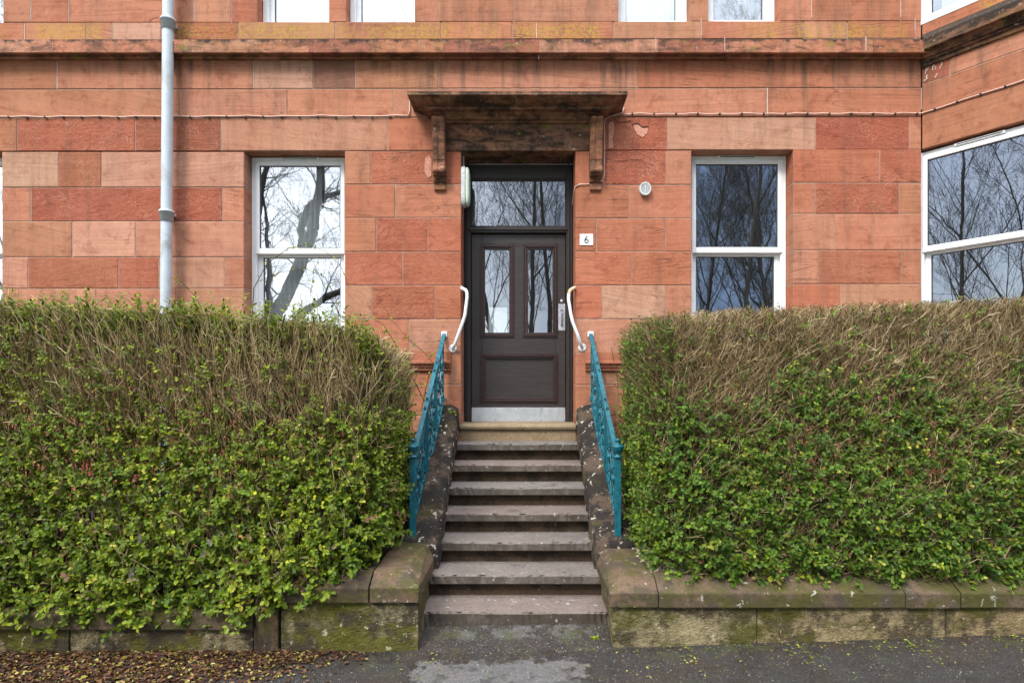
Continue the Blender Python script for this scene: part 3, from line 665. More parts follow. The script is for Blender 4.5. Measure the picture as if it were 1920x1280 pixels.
cb = thing('wall_cable', 'thin pinkish cable clipped across the whole red stone facade', 'cable', (XC, 5.99, E + 2.7))
def cpts(a, b, n, y0, y1):
    return [(wx(a + (b - a) * i / n), D0 - .012, wz(y0 + (y1 - y0) * i / n + .9 * math.sin(i * 2.1) + .5 * math.sin(i * 5.3))) for i in range(n + 1)]
c = MB(); c.tube(cpts(LX, 764, 60, 221, 218.5) + [(wx(767), D0 - .012, wz(216)), (wx(768.5), D0 - .012, wz(208)), (wx(768.5), D0 - .012, wz(190))], .0062, 6); c.build('cable_run', M['cable'], cb)
c = MB(); right = cpts(1166, 1722, 34, 215, 213.5)
bay = [TB(u, -.012, wz(213.5 + .6 * math.sin(i * 2))) for i, u in enumerate(np.linspace(.02, BL, 9))]
c.tube([(wx(1170), D0 - .012, wz(203)), (wx(1167), D0 - .012, wz(212))] + right + bay, .0062, 6); c.build('cable_run', M['cable'], cb)
c = MB(); c.tube([(wx(1167), D0 - .010, wz(213.5)), (wx(1145), D0 - .012, wz(219)), (wx(1135.5), D0 - .012, wz(224)), (wx(1133), D0 - .012, wz(232)), (wx(1132.5), D0 - .012, wz(330)), (wx(1129), D0 - .012, wz(342)), (wx(1120), D0 - .012, wz(345)), (wx(1086), D0 - .012, wz(346.5)), (wx(1079), D0 - .010, wz(350)), (wx(1076.5), D0 + .03, wz(358)), (wx(1076.5), D0 + .2, wz(372))], .0058, 6); c.build('cable_run', M['cable'], cb)
for x in list(range(-560, 766, 34)) + list(range(1185, 1725, 41)):
    y = 221 - 3.2 * x / 1728 * .7 + .6 * math.sin(x); y = y if x < 800 else 214.3
    k = MB(); k.box(wx(x) - .010, wx(x) + .010, D0 - .020, D0, wz(y) - .010, wz(y) + .008, .003); k.build('clip', M['black'], cb)
for u in np.linspace(.12, BL - .1, 7): k = MB(); k.box(u - .01, u + .01, -.02, 0, wz(213.8) - .010, wz(213.8) + .008, .003, T=TB); k.build('clip', M['black'], cb)

lo = thing('bulkhead_light', 'oval bulkhead light with greenish diffuser on the left door reveal', 'lamp', (JL, 6.07, wz(351)))
b = MB(); zc, yc = wz(351, 6.07), 6.075
def oval(m, x0, x1, ry, rz, rr=1.0, n=28):
    vs = []
    for (x, k) in ((x0, 1), (x0 + (x1 - x0) * .5, 1), (x0 + (x1 - x0) * .85, rr * .92 + .06), (x1, rr * .8)):
        for i in range(n):
            a = 2 * math.pi * i / n; ca, sa = math.cos(a), math.sin(a)
            e = .55
            vs.append((x, yc + ry * k * math.copysign(abs(ca) ** e, ca), zc + rz * k * math.copysign(abs(sa) ** e, sa)))
    m.add(vs, [[a * n + i, a * n + (i + 1) % n, (a + 1) * n + (i + 1) % n, (a + 1) * n + i] for a in range(3) for i in range(n)] + [list(range(n)), list(range(3 * n, 4 * n))], sm=False)
oval(b, JL, JL + .045, .085, .205); b.build('housing', M['lamp_base'], lo)
b = MB(); oval(b, JL + .046, JL + .084, .078, .195, .9); b.build('diffuser', M['diffuser'], lo)
b = MB(); b.tube([(JL + .012, 6.12, zc + .18), (JL + .012, 6.12, HT)], .009, 8); b.build('conduit', M['lamp_base'], lo)

ns = thing('house_number_sign', 'small white house number plate reading 6 right of the door', 'sign', (wx(1099.5), D0, wz(460)))
b = MB(); b.box(wx(1087), wx(1112), D0 - .008, D0, wz(460), wz(439), .002); b.build('plate', M['enamel'], ns)
cu = bpy.data.curves.new('six', 'FONT'); cu.body = '6'; cu.size = .105; cu.extrude = .0008; cu.align_x = 'CENTER'; cu.align_y = 'CENTER'
to = bpy.data.objects.new('numeral', cu); COL.objects.link(to)
bpy.context.view_layer.update()
me = bpy.data.meshes.new_from_object(to.evaluated_get(bpy.context.evaluated_depsgraph_get())); bpy.data.objects.remove(to)
zmin = min(v.co.y for v in me.vertices); zmax = max(v.co.y for v in me.vertices)
for v in me.vertices:
    x, y, zq = v.co; v.co = (wx(1099.5) + x, D0 - .0095 - zq, wz(449.7) + y - (zmin + zmax) / 2)
link('numeral', me, M['ink'], ns)
for x in (1089.5, 1109.5): b = MB(); b.lathe((wx(x), D0 - .0095, wz(449.5)), [(.0025, 0), (.0025, .003)], 8, 1); b.build('screw', M['ink'], ns)

vt = thing('wall_vent', 'round white slatted vent on the wall right of the door', 'vent', (wx(1208.5), D0, wz(368)))
b = MB(); vc = (wx(1208.5), D0, wz(356)); n = 28
def ring(r0, r1, y0, y1, m):
    vs = []
    for (r, y) in ((r0, y1), (r1, y1), (r1, y0), (r0, y0)):
        for i in range(n): a = 2 * math.pi * i / n; vs.append((vc[0] + r * .88 * math.cos(a), y, vc[2] + r * math.sin(a)))
    m.add(vs, [[a * n + i, a * n + (i + 1) % n, ((a + 1) % 4) * n + (i + 1) % n, ((a + 1) % 4) * n + i] for a in range(4) for i in range(n)])
ring(.052, .066, D0 - .045, D0, b); b.build('rim', M['lamp_base'], vt)
b = MB(); b.lathe(vc, [(.046, -.012), (.046, -.002)], 20, 1); b.build('duct', M['black'], vt)
b = MB()
for i in range(-5, 6):
    zq = i * .0095; hw = math.sqrt(max(0, .054 ** 2 - zq ** 2)) * .88
    b.box(vc[0] - hw, vc[0] + hw, D0 - .040, D0 - .034, vc[2] + zq - .0027, vc[2] + zq + .0027)
b.box(vc[0] - .003, vc[0] + .003, D0 - .043, D0 - .033, vc[2] - .052, vc[2] + .052); b.build('slat', M['lamp_base'], vt)

def grab(side):
    lab = 'white bent grab rail fixed to the wall left of the door' if side < 0 else 'white bent grab rail with rusty top end right of the door'
    xf, yf = (849, 653) if side < 0 else (1091.5, 651)
    g = thing('grab_rail', lab, 'handrail', (wx(xf), D0, wz(yf)))
    if side < 0: P = [(849, 653, .0), (850, 651, -.035), (853, 645, -.068), (858, 630, -.085), (868, 603, -.085), (872, 590, -.085), (876, 556, -.085), (875.5, 548, -.08), (873, 543.5, -.06), (868, 541, -.03), (864.5, 540, .03)]
    else: P = [(1091.5, 651, 0), (1090, 648, -.035), (1087, 640, -.068), (1082, 625, -.085), (1073.5, 603, -.085), (1070.5, 590, -.085), (1066, 561, -.085), (1066.5, 550, -.08), (1069, 544, -.06), (1074, 540.5, -.03), (1078.7, 540, .03)]
    pts = [(wx(x, D0 + d), D0 + d, wz(y, D0 + d)) for x, y, d in P]
    b = MB(); b.tube(pts[:8], .0165, 12); b.build('tube', M['white_metal'], g)
    b = MB(); b.tube(pts[7:], .0166, 12); b.build('tube_end', M['white_metal'] if side < 0 else M['rusty'], g)
    b = MB(); b.lathe((wx(xf), D0, wz(yf)), [(.038, -.007), (.040, -.005), (.040, 0)], 22, 1); b.build('flange', M['white_metal'], g)
    b = MB(); xx = JL if side < 0 else JR; b.lathe((xx, D0 + .03, wz(540)), [(.030, 0), (.030, -side * .006)], 20, 0); b.build('flange', M['white_metal'] if side < 0 else M['rusty'], g)
    for a in (.5, 2.6, 4.7): b = MB(); b.lathe((wx(xf) + .028 * math.cos(a), D0 - .0075, wz(yf) + .028 * math.sin(a)), [(.004, -.001), (.004, .003)], 8, 1); b.build('screw', M['black'], g)
grab(-1); grab(1)

# ------------------------------------------------------------------ steps
st = thing('entrance_steps', 'flight of worn grey stone steps rising to the brown front door', 'steps', (XC, 4.04, 0))
def hstep(i): return .546 + .165 * (i - 1)
HALF = .6185
rs = random.Random(3)
for i in range(1, 8):
    Y = D0 - .28 * i; z = E - hstep(i); b = MB(); n = 60
    # a tread slab with a worn, slightly dished front edge
    th = .070 if i < 7 else .14
    x0, x1 = XC - HALF - .02, XC + HALF + .02
    prof = [(.36, 0), (.012, 0), (.004, -.003), (0, -.010), (.001, -th + .006), (.006, -th), (.36, -th)]
    if i == 7: prof = [(.36, 0), (.012, 0), (.004, -.003), (0, -.010), (.004, -th), (.36, -th)]
    vs = []
    for a in range(n + 1):
        u = a / n; X = x0 + (x1 - x0) * u; dish = .006 * math.exp(-((u - .5) / .22) ** 2)
        ch = rs.random() ** 7 * .020; jx = rs.uniform(-.003, .003) + ch; jz = rs.uniform(-.0015, .0015) - ch * .5
        for k, (py, pz) in enumerate(prof):
            top = k in (1, 2, 3)
            vs.append((X, Y + py + (jx if k in (2, 3) else 0) + (dish * .6 if top else 0), z + pz - (dish if top else 0) + (jz if k in (2, 3) else 0)))
    m = len(prof)
    rr_ = rs.random()
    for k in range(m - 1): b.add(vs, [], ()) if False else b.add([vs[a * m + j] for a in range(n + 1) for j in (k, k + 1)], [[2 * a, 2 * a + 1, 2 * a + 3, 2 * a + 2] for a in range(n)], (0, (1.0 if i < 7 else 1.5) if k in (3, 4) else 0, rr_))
    b.add(vs, [list(range(m)), [n * m + k for k in range(m)]], (0, 0, rr_))
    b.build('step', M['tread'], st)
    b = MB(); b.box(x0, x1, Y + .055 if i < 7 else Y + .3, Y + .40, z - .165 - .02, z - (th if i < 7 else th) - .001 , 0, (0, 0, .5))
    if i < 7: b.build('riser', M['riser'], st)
b = MB(); tw = (wx(863, 5.97), wx(1081, 5.97)); z = E - .375
b.prism([(5.985, z), (5.965, z - .006), (5.955, z - .028), (5.962, z - .050), (5.985, z - .058), (6.5, z - .058), (6.5, z)], 0, tw[0], tw[1], (0, 0, .2)); b.build('threshold', M['sill_stone'], st)
b = MB(); b.box(tw[0] + .004, tw[1] - .004, 5.99, 6.4, z - .20, z - .0585, .003, (0, 0, .5)); b.build('threshold_riser', M['sill_stone'], st)

# ------------------------------------------------------------------ cheek walls with sloping copings
def cheek(side):
    lab = ('left' if side < 0 else 'right')
    xi = XC + side * (HALF - .035); xo = XC + side * (HALF + .29)
    t = thing('stair_cheek_wall', ('dark lichened sloping stone coping beside the steps, next to the ragged left hedge' if side < 0 else 'dark mossy sloping stone coping beside the steps, next to the clipped right hedge'), 'wall', (XC + side * .78, 5.2, 0))
    Ya, Yb = 5.99, 4.46
    za = E - .135; zb_ = E - 1.19
    m = MB(); n = 44; K = 15; vs = []; rnd = random.Random(5 + side)
    import mathutils
    for a in range(n + 1):
        u = a / n; Y = Ya + (Yb - Ya) * u; zt = za + (zb_ - za) * u
        if u < .05: zt -= .09 * (1 - u / .05) ** 2
        for k in range(K):
            v = k / (K - 1); X = xi + (xo - xi) * v; c = abs(2 * v - 1)
            zq = zt - .055 * c ** 3.0 - (.16 if k in (0, K - 1) else 0)
            p = mathutils.noise.noise(mathutils.Vector((X * 7 + side * 5, Y * 7, zt * 7))) * .011 + mathutils.noise.noise(mathutils.Vector((X * 25, Y * 25, zt * 25))) * .004
            ou = (.012 if k not in (0, K - 1) else 0)
            vs.append((X - side * (ou if k < K / 2 else -ou) + (p if k in (0, 1, K - 2, K - 1) else 0), Y, zq + p))
    m.add(vs, [[a * K + k, a * K + k + 1, (a + 1) * K + k + 1, (a + 1) * K + k] for a in range(n) for k in range(K - 1)] + [list(range(K)), [n * K + k for k in range(K)]], (0, 0, .3), sm=True)
    m.build('coping', M['cheek'], t)
    m = MB(); pts = [(Ya, za - .13), (Yb, zb_ - .13), (Yb, E - 1.75), (Ya, E - 1.75)]
    m.prism(pts, 0, min(xi + side * .03, xo - side * .02), max(xi + side * .03, xo - side * .02), (0, 0, .6)); m.build('wall_body', M['cheek'], t)
    return t
cheek(-1); cheek(1)

# ------------------------------------------------------------------ low front walls
def zf(y): return wz(y, 3.78)
def coping_prof(zlo, zhi, ztop, ext):
    # outward p measured from the wall face at Y=3.80
    return [(0, zlo), (.022, zlo), (.022, zhi), (-.10, ztop), (-ext, ztop)]
rj = random.Random(9)
def rough_face(m, xa, xb, Y, z0, z1, seed, amp=.010, col=(0, 0, .5)):
    import mathutils
    nx = max(2, int((xb - xa) / .03)); nz = max(2, int((z1 - z0) / .03)); vs = []
    for i in range(nx + 1):
        for k in range(nz + 1):
            X = xa + (xb - xa) * i / nx; Z = z0 + (z1 - z0) * k / nz
            e = min(i, nx - i, k, nz - k); q = mathutils.noise.noise(mathutils.Vector((X * 6 + seed, Z * 10, seed))) + .6 * mathutils.noise.noise(mathutils.Vector((X * 17 + seed, Z * 22, seed)))
            vs.append((X, Y + (0.004 if e == 0 else q * amp), Z))
    m.add(vs, [[i * (nz + 1) + k, (i + 1) * (nz + 1) + k, (i + 1) * (nz + 1) + k + 1, i * (nz + 1) + k + 1] for i in range(nx) for k in range(nz)], col, sm=True)
    m.box(xa, xb, Y + .012, Y + .30, z0, z1, 0, col)
fw = thing('garden_wall', 'low mossy stone wall under the clipped hedge right of the steps', 'wall', (2.5, 3.95, 0))
XI = .555
def cop_run(m, pts, zlo, zhi, ztop, ext, bcol):
    m.sweep(pts, [(-.10, zlo), (.022, zlo), (.024, zlo + .006), (.024, zhi - .005), (.020, zhi + .004), (-.095, ztop - .003), (-.105, ztop), (-ext, ztop + .002), (-ext, zlo), (-.10, zlo)], bcol)
zlo, zhi, ztop = zf(1139), zf(1112), wz(1079, 3.9)
# pier return beside the steps then the long run
def quadpier(t, side, xi, xo, zlo, zhi, ztop):
    """corner stone: vertical band, chamfer on the front and on the step side, flat top running back to the post"""
    m = MB(); Y0 = 3.78; Y1 = 4.52; c = .105; s = side
    A = [(xi, Y0, zlo), (xo, Y0, zlo), (xo, Y0, zhi), (xi, Y0, zhi), (xi, Y1, zlo), (xi, Y1, zhi), (xi + s * c, Y0 + .115, ztop), (xo, Y0 + .115, ztop), (xi + s * c * .6, Y1, ztop + .03), (xo, Y1, ztop + .03), (xo, Y1, zlo)]
    m.add(A, [(0, 1, 2, 3), (0, 3, 5, 4), (3, 2, 7, 6), (3, 6, 8, 5), (6, 7, 9, 8), (4, 5, 8, 9, 10), (1, 10, 9, 7, 2), (0, 4, 10, 1)], (0, 0, .8))
    o = m.build('pier_coping', M['coping'], t)
    md = o.modifiers.new('b', 'BEVEL'); md.width = .006; md.segments = 2
    m = MB(); m.box(min(xi + s * .025, xo), max(xi + s * .025, xo), 3.812, 4.6, 0 - .1, zlo, 0, (0, 0, .5)); m.build('pier_side', M['dwarf'], t)
quadpier(fw, 1, XI, wx(1235, 3.78) - .003, zlo, zhi, ztop)
for (a, b, dz, dy) in ((1235, 1697, 0, 0), (1698.5, 1801, -.004, .003), (1802, 2300, .0, 0), (2301, 2750, 0, 0)):
    m = MB(); cop_run(m, [(wx(a, 3.78) + .002, 3.802 + dy), (wx(b, 3.78) - .002, 3.802 + dy)], zlo + dz, zhi + dz, ztop + dz, .30, (0, 0, rj.random())); m.build('coping_stone', M['coping'], fw)
xs = [1150, 1420, 1775, 2200, 2750]
for a, b in zip(xs[:-1], xs[1:]):
    m = MB(); rough_face(m, wx(a, 3.8) + .004, wx(b, 3.8) - .004, 3.805, -.1, zlo - .001, a * .013, .009, (0, 0, rj.random())); m.build('wall_stone', M['dwarf'], fw)
m = MB(); m.box(wx(1150, 3.8) + .01, wx(2750, 3.8), 3.825, 4.05, -.12, zlo - .004); m.build('wall_core', M['mortar'], fw)

lw = thing('garden_wall', 'low mossy stone wall under the overgrown hedge left of the steps, leaf litter at its foot', 'wall', (-2.5, 3.95, 0))
XJ = -.665
zlo2, zhi2, ztop2 = zf(1130), zf(1102), wz(1069, 3.9)
quadpier(lw, -1, XJ, wx(692, 3.78) + .003, zlo2, zhi2, ztop2)
m = MB(); cop_run(m, [(wx(530, 3.78), 3.802), (wx(690, 3.78), 3.802)], zlo2, zhi2, ztop2, .30, (0, 0, .6)); m.build('coping_stone', M['coping_left'], lw)
m = MB(); rough_face(m, wx(525, 3.8) + .004, wx(783, 3.8), 3.805, -.1, zlo2 - .001, 4.4, .008, (0, 0, .2)); m.build('wall_stone', M['dwarf_left'], lw)
m = MB(); rough_face(m, wx(478, 3.8) + .003, wx(521, 3.8), 3.795, -.1, zlo2 + .02, 7.7, .006, (0, 0, .9)); m.build('upright_stone', M['coping_left'], lw)
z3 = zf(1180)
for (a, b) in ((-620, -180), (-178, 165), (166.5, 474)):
    m = MB(); cop_run(m, [(wx(a, 3.78) + .002, 3.80), (wx(b, 3.78) - .002, 3.80)], z3, z3 + .10, z3 + .17, .30, (0, 0, rj.random())); m.build('coping_stone', M['coping_left'], lw)
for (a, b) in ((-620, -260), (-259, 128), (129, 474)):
    m = MB(); rough_face(m, wx(a, 3.8) + .004, wx(b, 3.8) - .004, 3.805, -.12, z3 - .001, a * .017 + 3, .008, (0, 0, rj.random())); m.build('wall_stone', M['dwarf_left'], lw)
m = MB(); m.box(wx(-620, 3.8), wx(478, 3.8), 3.825, 4.05, -.12, z3 - .004); m.build('wall_core', M['mortar'], lw)

# ------------------------------------------------------------------ railings
def railing(side):
    lab = 'ornate teal iron railing left of the steps, half hidden by the hedge' if side < 0 else 'ornate teal iron railing right of the steps with urn topped post'
    YW, YP = 5.99, 4.556
    XW, XP = (-.795, -.845) if side < 0 else (.688, .731)
    t = thing('iron_railing', lab, 'railing', (XP, YP, E - 1.24))
    zT = lambda Y: E + .50 + (Y - 5.95) * .755
    zB = lambda Y: zT(Y) - .63
    XX = lambda Y: XP + (XW - XP) * (Y - YP) / (YW - YP)
    def bar(m, Y0, za, Y1, zb, w=.008, d=.008, X=0):
        p = np.array((Y0, za)); q = np.array((Y1, zb)); dd = q - p; dd /= np.linalg.norm(dd) + 1e-9; nn = np.array((-dd[1], dd[0])) * w
        for_ = [p + nn, q + nn, q - nn, p - nn]
        xa, xb = XX(Y0) + X, XX(Y1) + X
        vs = [(xx - d, a[0], a[1]) for a, xx in zip(for_, (xa, xb, xb, xa))] + [(xx + d, a[0], a[1]) for a, xx in zip(for_, (xa, xb, xb, xa))]
        m.add(vs, [[0, 1, 2, 3], [7, 6, 5, 4], [0, 4, 5, 1], [1, 5, 6, 2], [2, 6, 7, 3], [3, 7, 4, 0]])
    m = MB(); bar(m, YP, zT(YP), YW, zT(YW), .009, .019); m.build('top_rail', M['teal'], t)
    m = MB(); bar(m, YP, zB(YP), YW, zB(YW), .008, .012); m.build('bottom_rail', M['teal'], t)
    m = MB(); m.box(XW - .03, XW + .03, 5.985, 6.0, zT(YW) - .025, zT(YW) + .03, .003); m.build('wall_plate', M['white_metal'], t)
    # post with urn finial
    m = MB(); pb = E - 1.25; pt = E - .55; m.box(XP - .0235, XP + .0235, YP - .0235, YP + .0235, pb, pt, .003); m.build('post', M['teal'], t)
    m = MB(); m.lathe((XP, YP, pt), [(.024, 0), (.036, .004), (.040, .014), (.036, .022), (.020, .028), (.018, .036), (.034, .052), (.046, .072), (.048, .088), (.050, .092), (.046, .098), (.030, .106), (.016, .112), (.012, .120), (.016, .130), (.020, .140), (.016, .150), (.004, .156)], 20); m.build('finial', M['teal'], t)
    ups = [4.62, 5.02, 5.12, 5.46, 5.56, 5.92]
    for i, Y in enumerate(ups):
        m = MB(); top = zT(Y) + (.035 if i in (1, 2, 3, 4) else 0); m.box(XX(Y) - .010, XX(Y) + .010, Y - .010, Y + .010, zB(Y) - .0, top, .002); m.build('upright', M['teal'], t)
    # cast scrollwork panels
    def arc(m, cy, cz, r, a0, a1, n=14, ry=1.0, th=.006):
        q = [(cy + ry * r * math.cos(a0 + (a1 - a0) * i / n), cz + r * math.sin(a0 + (a1 - a0) * i / n)) for i in range(n + 1)]
        m.tube([(XX(y), y, z) for y, z in q], th, 6)
    for (a, b) in ((4.62, 5.02), (5.12, 5.46), (5.56, 5.92)):
        m = MB(); w = b - a; c = (a + b) / 2; sl = .755
        bar(m, a, zT(a) - .10, b, zT(b) - .10, .005, .008); bar(m, a, zB(a) + .09, b, zB(b) + .09, .005, .008)
        for k in range(3):
            y0 = a + w * (k + .5) / 3; zb0 = zB(y0); zt0 = zT(y0)
            arc(m, y0, zt0 - .05, .032, 0, 6.3, 14); arc(m, y0, zb0 + .045, .03, 0, 6.3, 14)
        zc = zT(c) - .315
        m.lathe((XX(c), c, zc), [(.038, -.010), (.038, .010)], 14, 0)
        for s1 in (-1, 1):
            for s2 in (-1, 1):
                q = []
                for i in range(26):
                    u = i / 25; ang = 1.2 + u * 7.2; rr = .085 * (1 - u * .82)
                    q.append((c + s1 * (w * .25 + rr * math.cos(ang) * .9), zc + s2 * (.115 + rr * math.sin(ang)) + sl * s1 * w * .25))
                m.tube([(XX(y), y, z) for y, z in q], .0065, 6)
                bar(m, c, zc, c + s1 * w * .5, zc + sl * s1 * w * .5 + s2 * .20, .005, .006)
                bar(m, c + s1 * w * .5, zc + sl * s1 * w * .5, c, zc + s2 * .20, .005, .006)
        m.build('scroll_panel', M['teal'], t)
        for yy in (a + w * .25, a + w * .75):
            mm = MB(); mm.lathe((XX(yy), yy, zT(yy) - .30), [(.004, -.022), (.024, -.016), (.028, 0), (.024, .016), (.004, .022)], 12, 0); mm.build('rosette', M['teal'], t)
railing(-1); railing(1)

# ------------------------------------------------------------------ ground
def ground_z(X): return .0 + np.interp(X, [-4, -1, .6, 3.6, 6], [-.018, -.012, .012, .112, .17])
def m_pave():
    n = NT('wet_asphalt'); P = n.pos(); sp = n.n('ShaderNodeSeparateXYZ'); n.set(sp.inputs[0], P)
    ag = n.vor(P, 150); gr = n.noise(P, 220, 3, .7); wn = n.noise(P, 5, 6, .7)
    c = n.mix(n.rng(gr, .35, .7), (.009, .007, .006), (.034, .029, .025)); c = n.mix(n.math('MULTIPLY', n.rng(ag[0], .10, .26, .85, 0), n.rng(n.noise(P, 60, 2), .5, .58)), c, (.36, .32, .29))
    c = n.mix(n.rng(n.noise(P, 2.6, 5, .6), .5, .65, 0, .7), c, (.035, .021, .015))
    # the paler concrete slab in front of the steps, ragged by wear and damp
    px_ = n.math('DIVIDE', n.math('ABSOLUTE', n.math('SUBTRACT', sp.outputs[0], -.13)), .52); py_ = n.math('DIVIDE', n.math('ABSOLUTE', n.math('SUBTRACT', sp.outputs[1], 3.30)), .36)
    rect = n.math('MAXIMUM', px_, py_); rect = n.math('ADD', rect, n.rng(n.noise(P, 9, 7, .72), .2, .8, -.42, .42))
    slab_ = n.rng(rect, .93, .98, 1, 0)
    damp = n.rng(n.noise(n.mapv(P, (1, 1, 1), loc=(2.2, .6, 0)), 4.4, 7, .68), .52, .56)
    sc_ = n.mix(n.rng(n.noise(P, 45, 6, .75), .35, .65), (.15, .15, .15), (.065, .062, .06)); sc_ = n.mix(n.rng(n.noise(P, 3.3, 5, .7), .42, .6, 0, .5), sc_, (.11, .09, .078)); sc_ = n.mix(n.math('MULTIPLY', damp, .85), sc_, (.050, .047, .045))
    c = n.mix(slab_, c, sc_)
    # grey cement smears at the foot of the steps
    px2 = n.math('ABSOLUTE', n.math('SUBTRACT', sp.outputs[0], -.05)); py2 = n.math('ABSOLUTE', n.math('SUBTRACT', sp.outputs[1], 3.98))
    sm_ = n.math('MULTIPLY', n.rng(px2, .45, .55, 1, 0), n.rng(py2, .05, .09, 1, 0)); sm_ = n.math('MULTIPLY', sm_, n.rng(n.noise(P, 8, 6, .7), .50, .54))
    c = n.mix(n.math('MULTIPLY', sm_, .6), c, n.mix(n.noise(P, 50, 4), (.17, .165, .16), (.07, .065, .06)))
    ms = n.math('MULTIPLY', n.rng(n.noise(n.mapv(P, (1, 1, 1), loc=(7, 2, 5)), 5.5, 7, .72), .53, .62), n.rng(sp.outputs[1], 3.45, 3.8, .25, 1)); c = n.mix(n.math('MULTIPLY', ms, .75), c, (.045, .050, .012))
    h = n.math('ADD', n.math('MULTIPLY', gr, .5), n.math('MULTIPLY', ag[0], 1.0))
    n.bsdf(c, n.rng(wn, .4, .6, .28, .8), bump=n.bump(h, .006, .9), spec=.5); return n.m
M['pave'] = m_pave()
def sheet(name, X, Y, zf_, mat, kind='structure'):
    vs = [(x, y, float(zf_(x, y))) for x in X for y in Y]; ny = len(Y)
    b = MB(); b.add(vs, [[i * ny + k, (i + 1) * ny + k, (i + 1) * ny + k + 1, i * ny + k + 1] for i in range(len(X) - 1) for k in range(ny - 1)]); o = b.build(name, mat, recalc=False)
    o['kind'] = kind; return o
sheet('pavement', list(np.linspace(-9, 9, 60)), [.6, 2, 3, 3.4, 3.8, 4.06], lambda x, y: ground_z(x) + (.062 * (y - 3.8) / .24 if 3.8 < y < 4.1 else 0), M['pave'])
sheet('road', [-400, -60, -9, 9, 60, 400], [-9, -2, .6], lambda x, y: -.13, m_simple('road_asphalt', (.05, .05, .05), .8, var=.3, scale=30))
b = MB(); b.box(-60, 60, .45, .602, -.3, -.02, .01); ko = b.build('kerb', m_simple('kerb_stone', (.25, .24, .22), .8)); ko['kind'] = 'structure'
sheet('ground', [-600, -60, 60, 600], [-600, -60, -9.0, 60, 600], lambda x, y: -.20, m_simple('far_grass', (.05, .075, .025), .9, var=.4, scale=2))
# raised front garden
def garden_z(x, y): return E - 1.255 + (y - 4.1) * .07 + (0 if x > 0 else -.03)
soil = m_simple('dark_soil', (.035, .025, .018), .95, var=.5, scale=25, bumpd=.004)
gs = m_simple('gravel_bed', (.42, .34, .27), .9, var=.45, scale=60, bumpd=.004)
sheet('garden_bed', list(np.linspace(-9, XC - .88, 10)), [3.86, 4.6, 5.3, 6.1], garden_z, soil)
sheet('gravel_bed', list(np.linspace(XC + .88, 9, 10)), [3.95, 4.6, 5.3, 6.1], garden_z, gs)

def stones(name, pts, size, mat, parent=None, flat=.7):
    N = len(pts); base = np.array([(1, 0, 0), (-1, 0, 0), (0, 1, 0), (0, -1, 0), (0, 0, 1), (0, 0, -1)], float)
    V = base[None] * (RNG.uniform(.6, 1.2, (N, 6, 1))) + RNG.normal(0, .18, (N, 6, 3))
    V[:, :, 2] *= flat
    V = V * size[:, None, None]; a = RNG.uniform(0, 6.28, N); ca, sa = np.cos(a)[:, None], np.sin(a)[:, None]
    x, y = V[:, :, 0] * ca - V[:, :, 1] * sa, V[:, :, 0] * sa + V[:, :, 1] * ca
    V = np.stack([x, y, V[:, :, 2]], 2) + pts[:, None, :]
    tri = np.array([(0, 2, 4), (2, 1, 4), (1, 3, 4), (3, 0, 4), (2, 0, 5), (1, 2, 5), (3, 1, 5), (0, 3, 5)])
    Q = (tri[None] + 6 * np.arange(N)[:, None, None]).reshape(-1, 3)
    C = np.repeat(RNG.uniform(0, 1, (N, 1, 3)) * np.array([1, .3, 1]), 6, 1).reshape(-1, 3)
    return np_mesh(name, V.reshape(-1, 3), Q, C, mat, parent)
N = 9000; X = .83 + RNG.beta(1, 2.2, N) * 3.4; Y = RNG.uniform(3.98, 5.99, N)
o = stones('gravel', np.stack([X, Y, garden_z(X[:, None] * 0 + 1, 0).ravel() if False else E - 1.255 + (Y - 4.1) * .07 + .006 + RNG.uniform(0, .012, N)], 1), RNG.uniform(.009, .018, N), M['gravel']); tag(o, 'pale beige gravel covering the garden bed behind the right hedge', 'gravel', kind='stuff')
# grit along the edges of the steps and the pavement
N = 2600; pts = []
rg = np.random.default_rng(4)
for i in range(1, 8):
    n_ = 110; Yb = D0 - .28 * i + .28 + .045 - .02; pts.append(np.stack([XC + rg.uniform(-HALF, HALF, n_), Yb - rg.exponential(.012, n_), np.full(n_, E - hstep(i) + .002)], 1))
n_ = 2600; xx = rg.uniform(-.66, .57, n_); yy = 3.76 + rg.uniform(0, .28, n_); pts.append(np.stack([xx, yy, ground_z(xx) + .001 + np.maximum(0, yy - 3.8) * .258], 1))
n_ = 5200; xx = rg.uniform(-3.2, 3.6, n_); yy = rg.uniform(3.3, 3.80, n_); pts.append(np.stack([xx, yy, ground_z(xx) + .001], 1))
P_ = np.concatenate(pts); o = stones('grit', P_, rg.uniform(.0012, .0042, len(P_)), m_leaf('grit_mix', [(0, (.05, .035, .025)), (.6, (.16, .12, .09)), (1, (.5, .45, .38))], .8)); tag(o, 'fine grit and crumbs lying on the steps and pavement', 'grit', kind='stuff')

# ------------------------------------------------------------------ leaves
def leaf_mesh(B, Dv, Up, L, W, fold=.12, curl=.10):
    """leaves as two folded quads, from base points, directions and up vectors"""
    Dv = Dv / (np.linalg.norm(Dv, axis=1, keepdims=True) + 1e-9)
    S = np.cross(Dv, Up); S /= np.linalg.norm(S, axis=1, keepdims=True) + 1e-9; Nn = np.cross(S, Dv)
    L = L[:, None]; W = W[:, None]
    def pt(u, s, h): return B + Dv * L * u + S * W * s + Nn * (W * h)
    V = np.stack([pt(0, 0, 0), pt(.28, .50, fold), pt(.72, .44, fold * .8 - curl * .4), pt(1, 0, -curl), pt(.72, -.44, fold * .8 - curl * .4), pt(.28, -.50, fold)], 1)
    n = len(B); q = np.array([(0, 1, 2, 3), (0, 3, 4, 5)])
    Q = (q[None] + 6 * np.arange(n)[:, None, None]).reshape(-1, 4)
    return V.reshape(-1, 3), Q
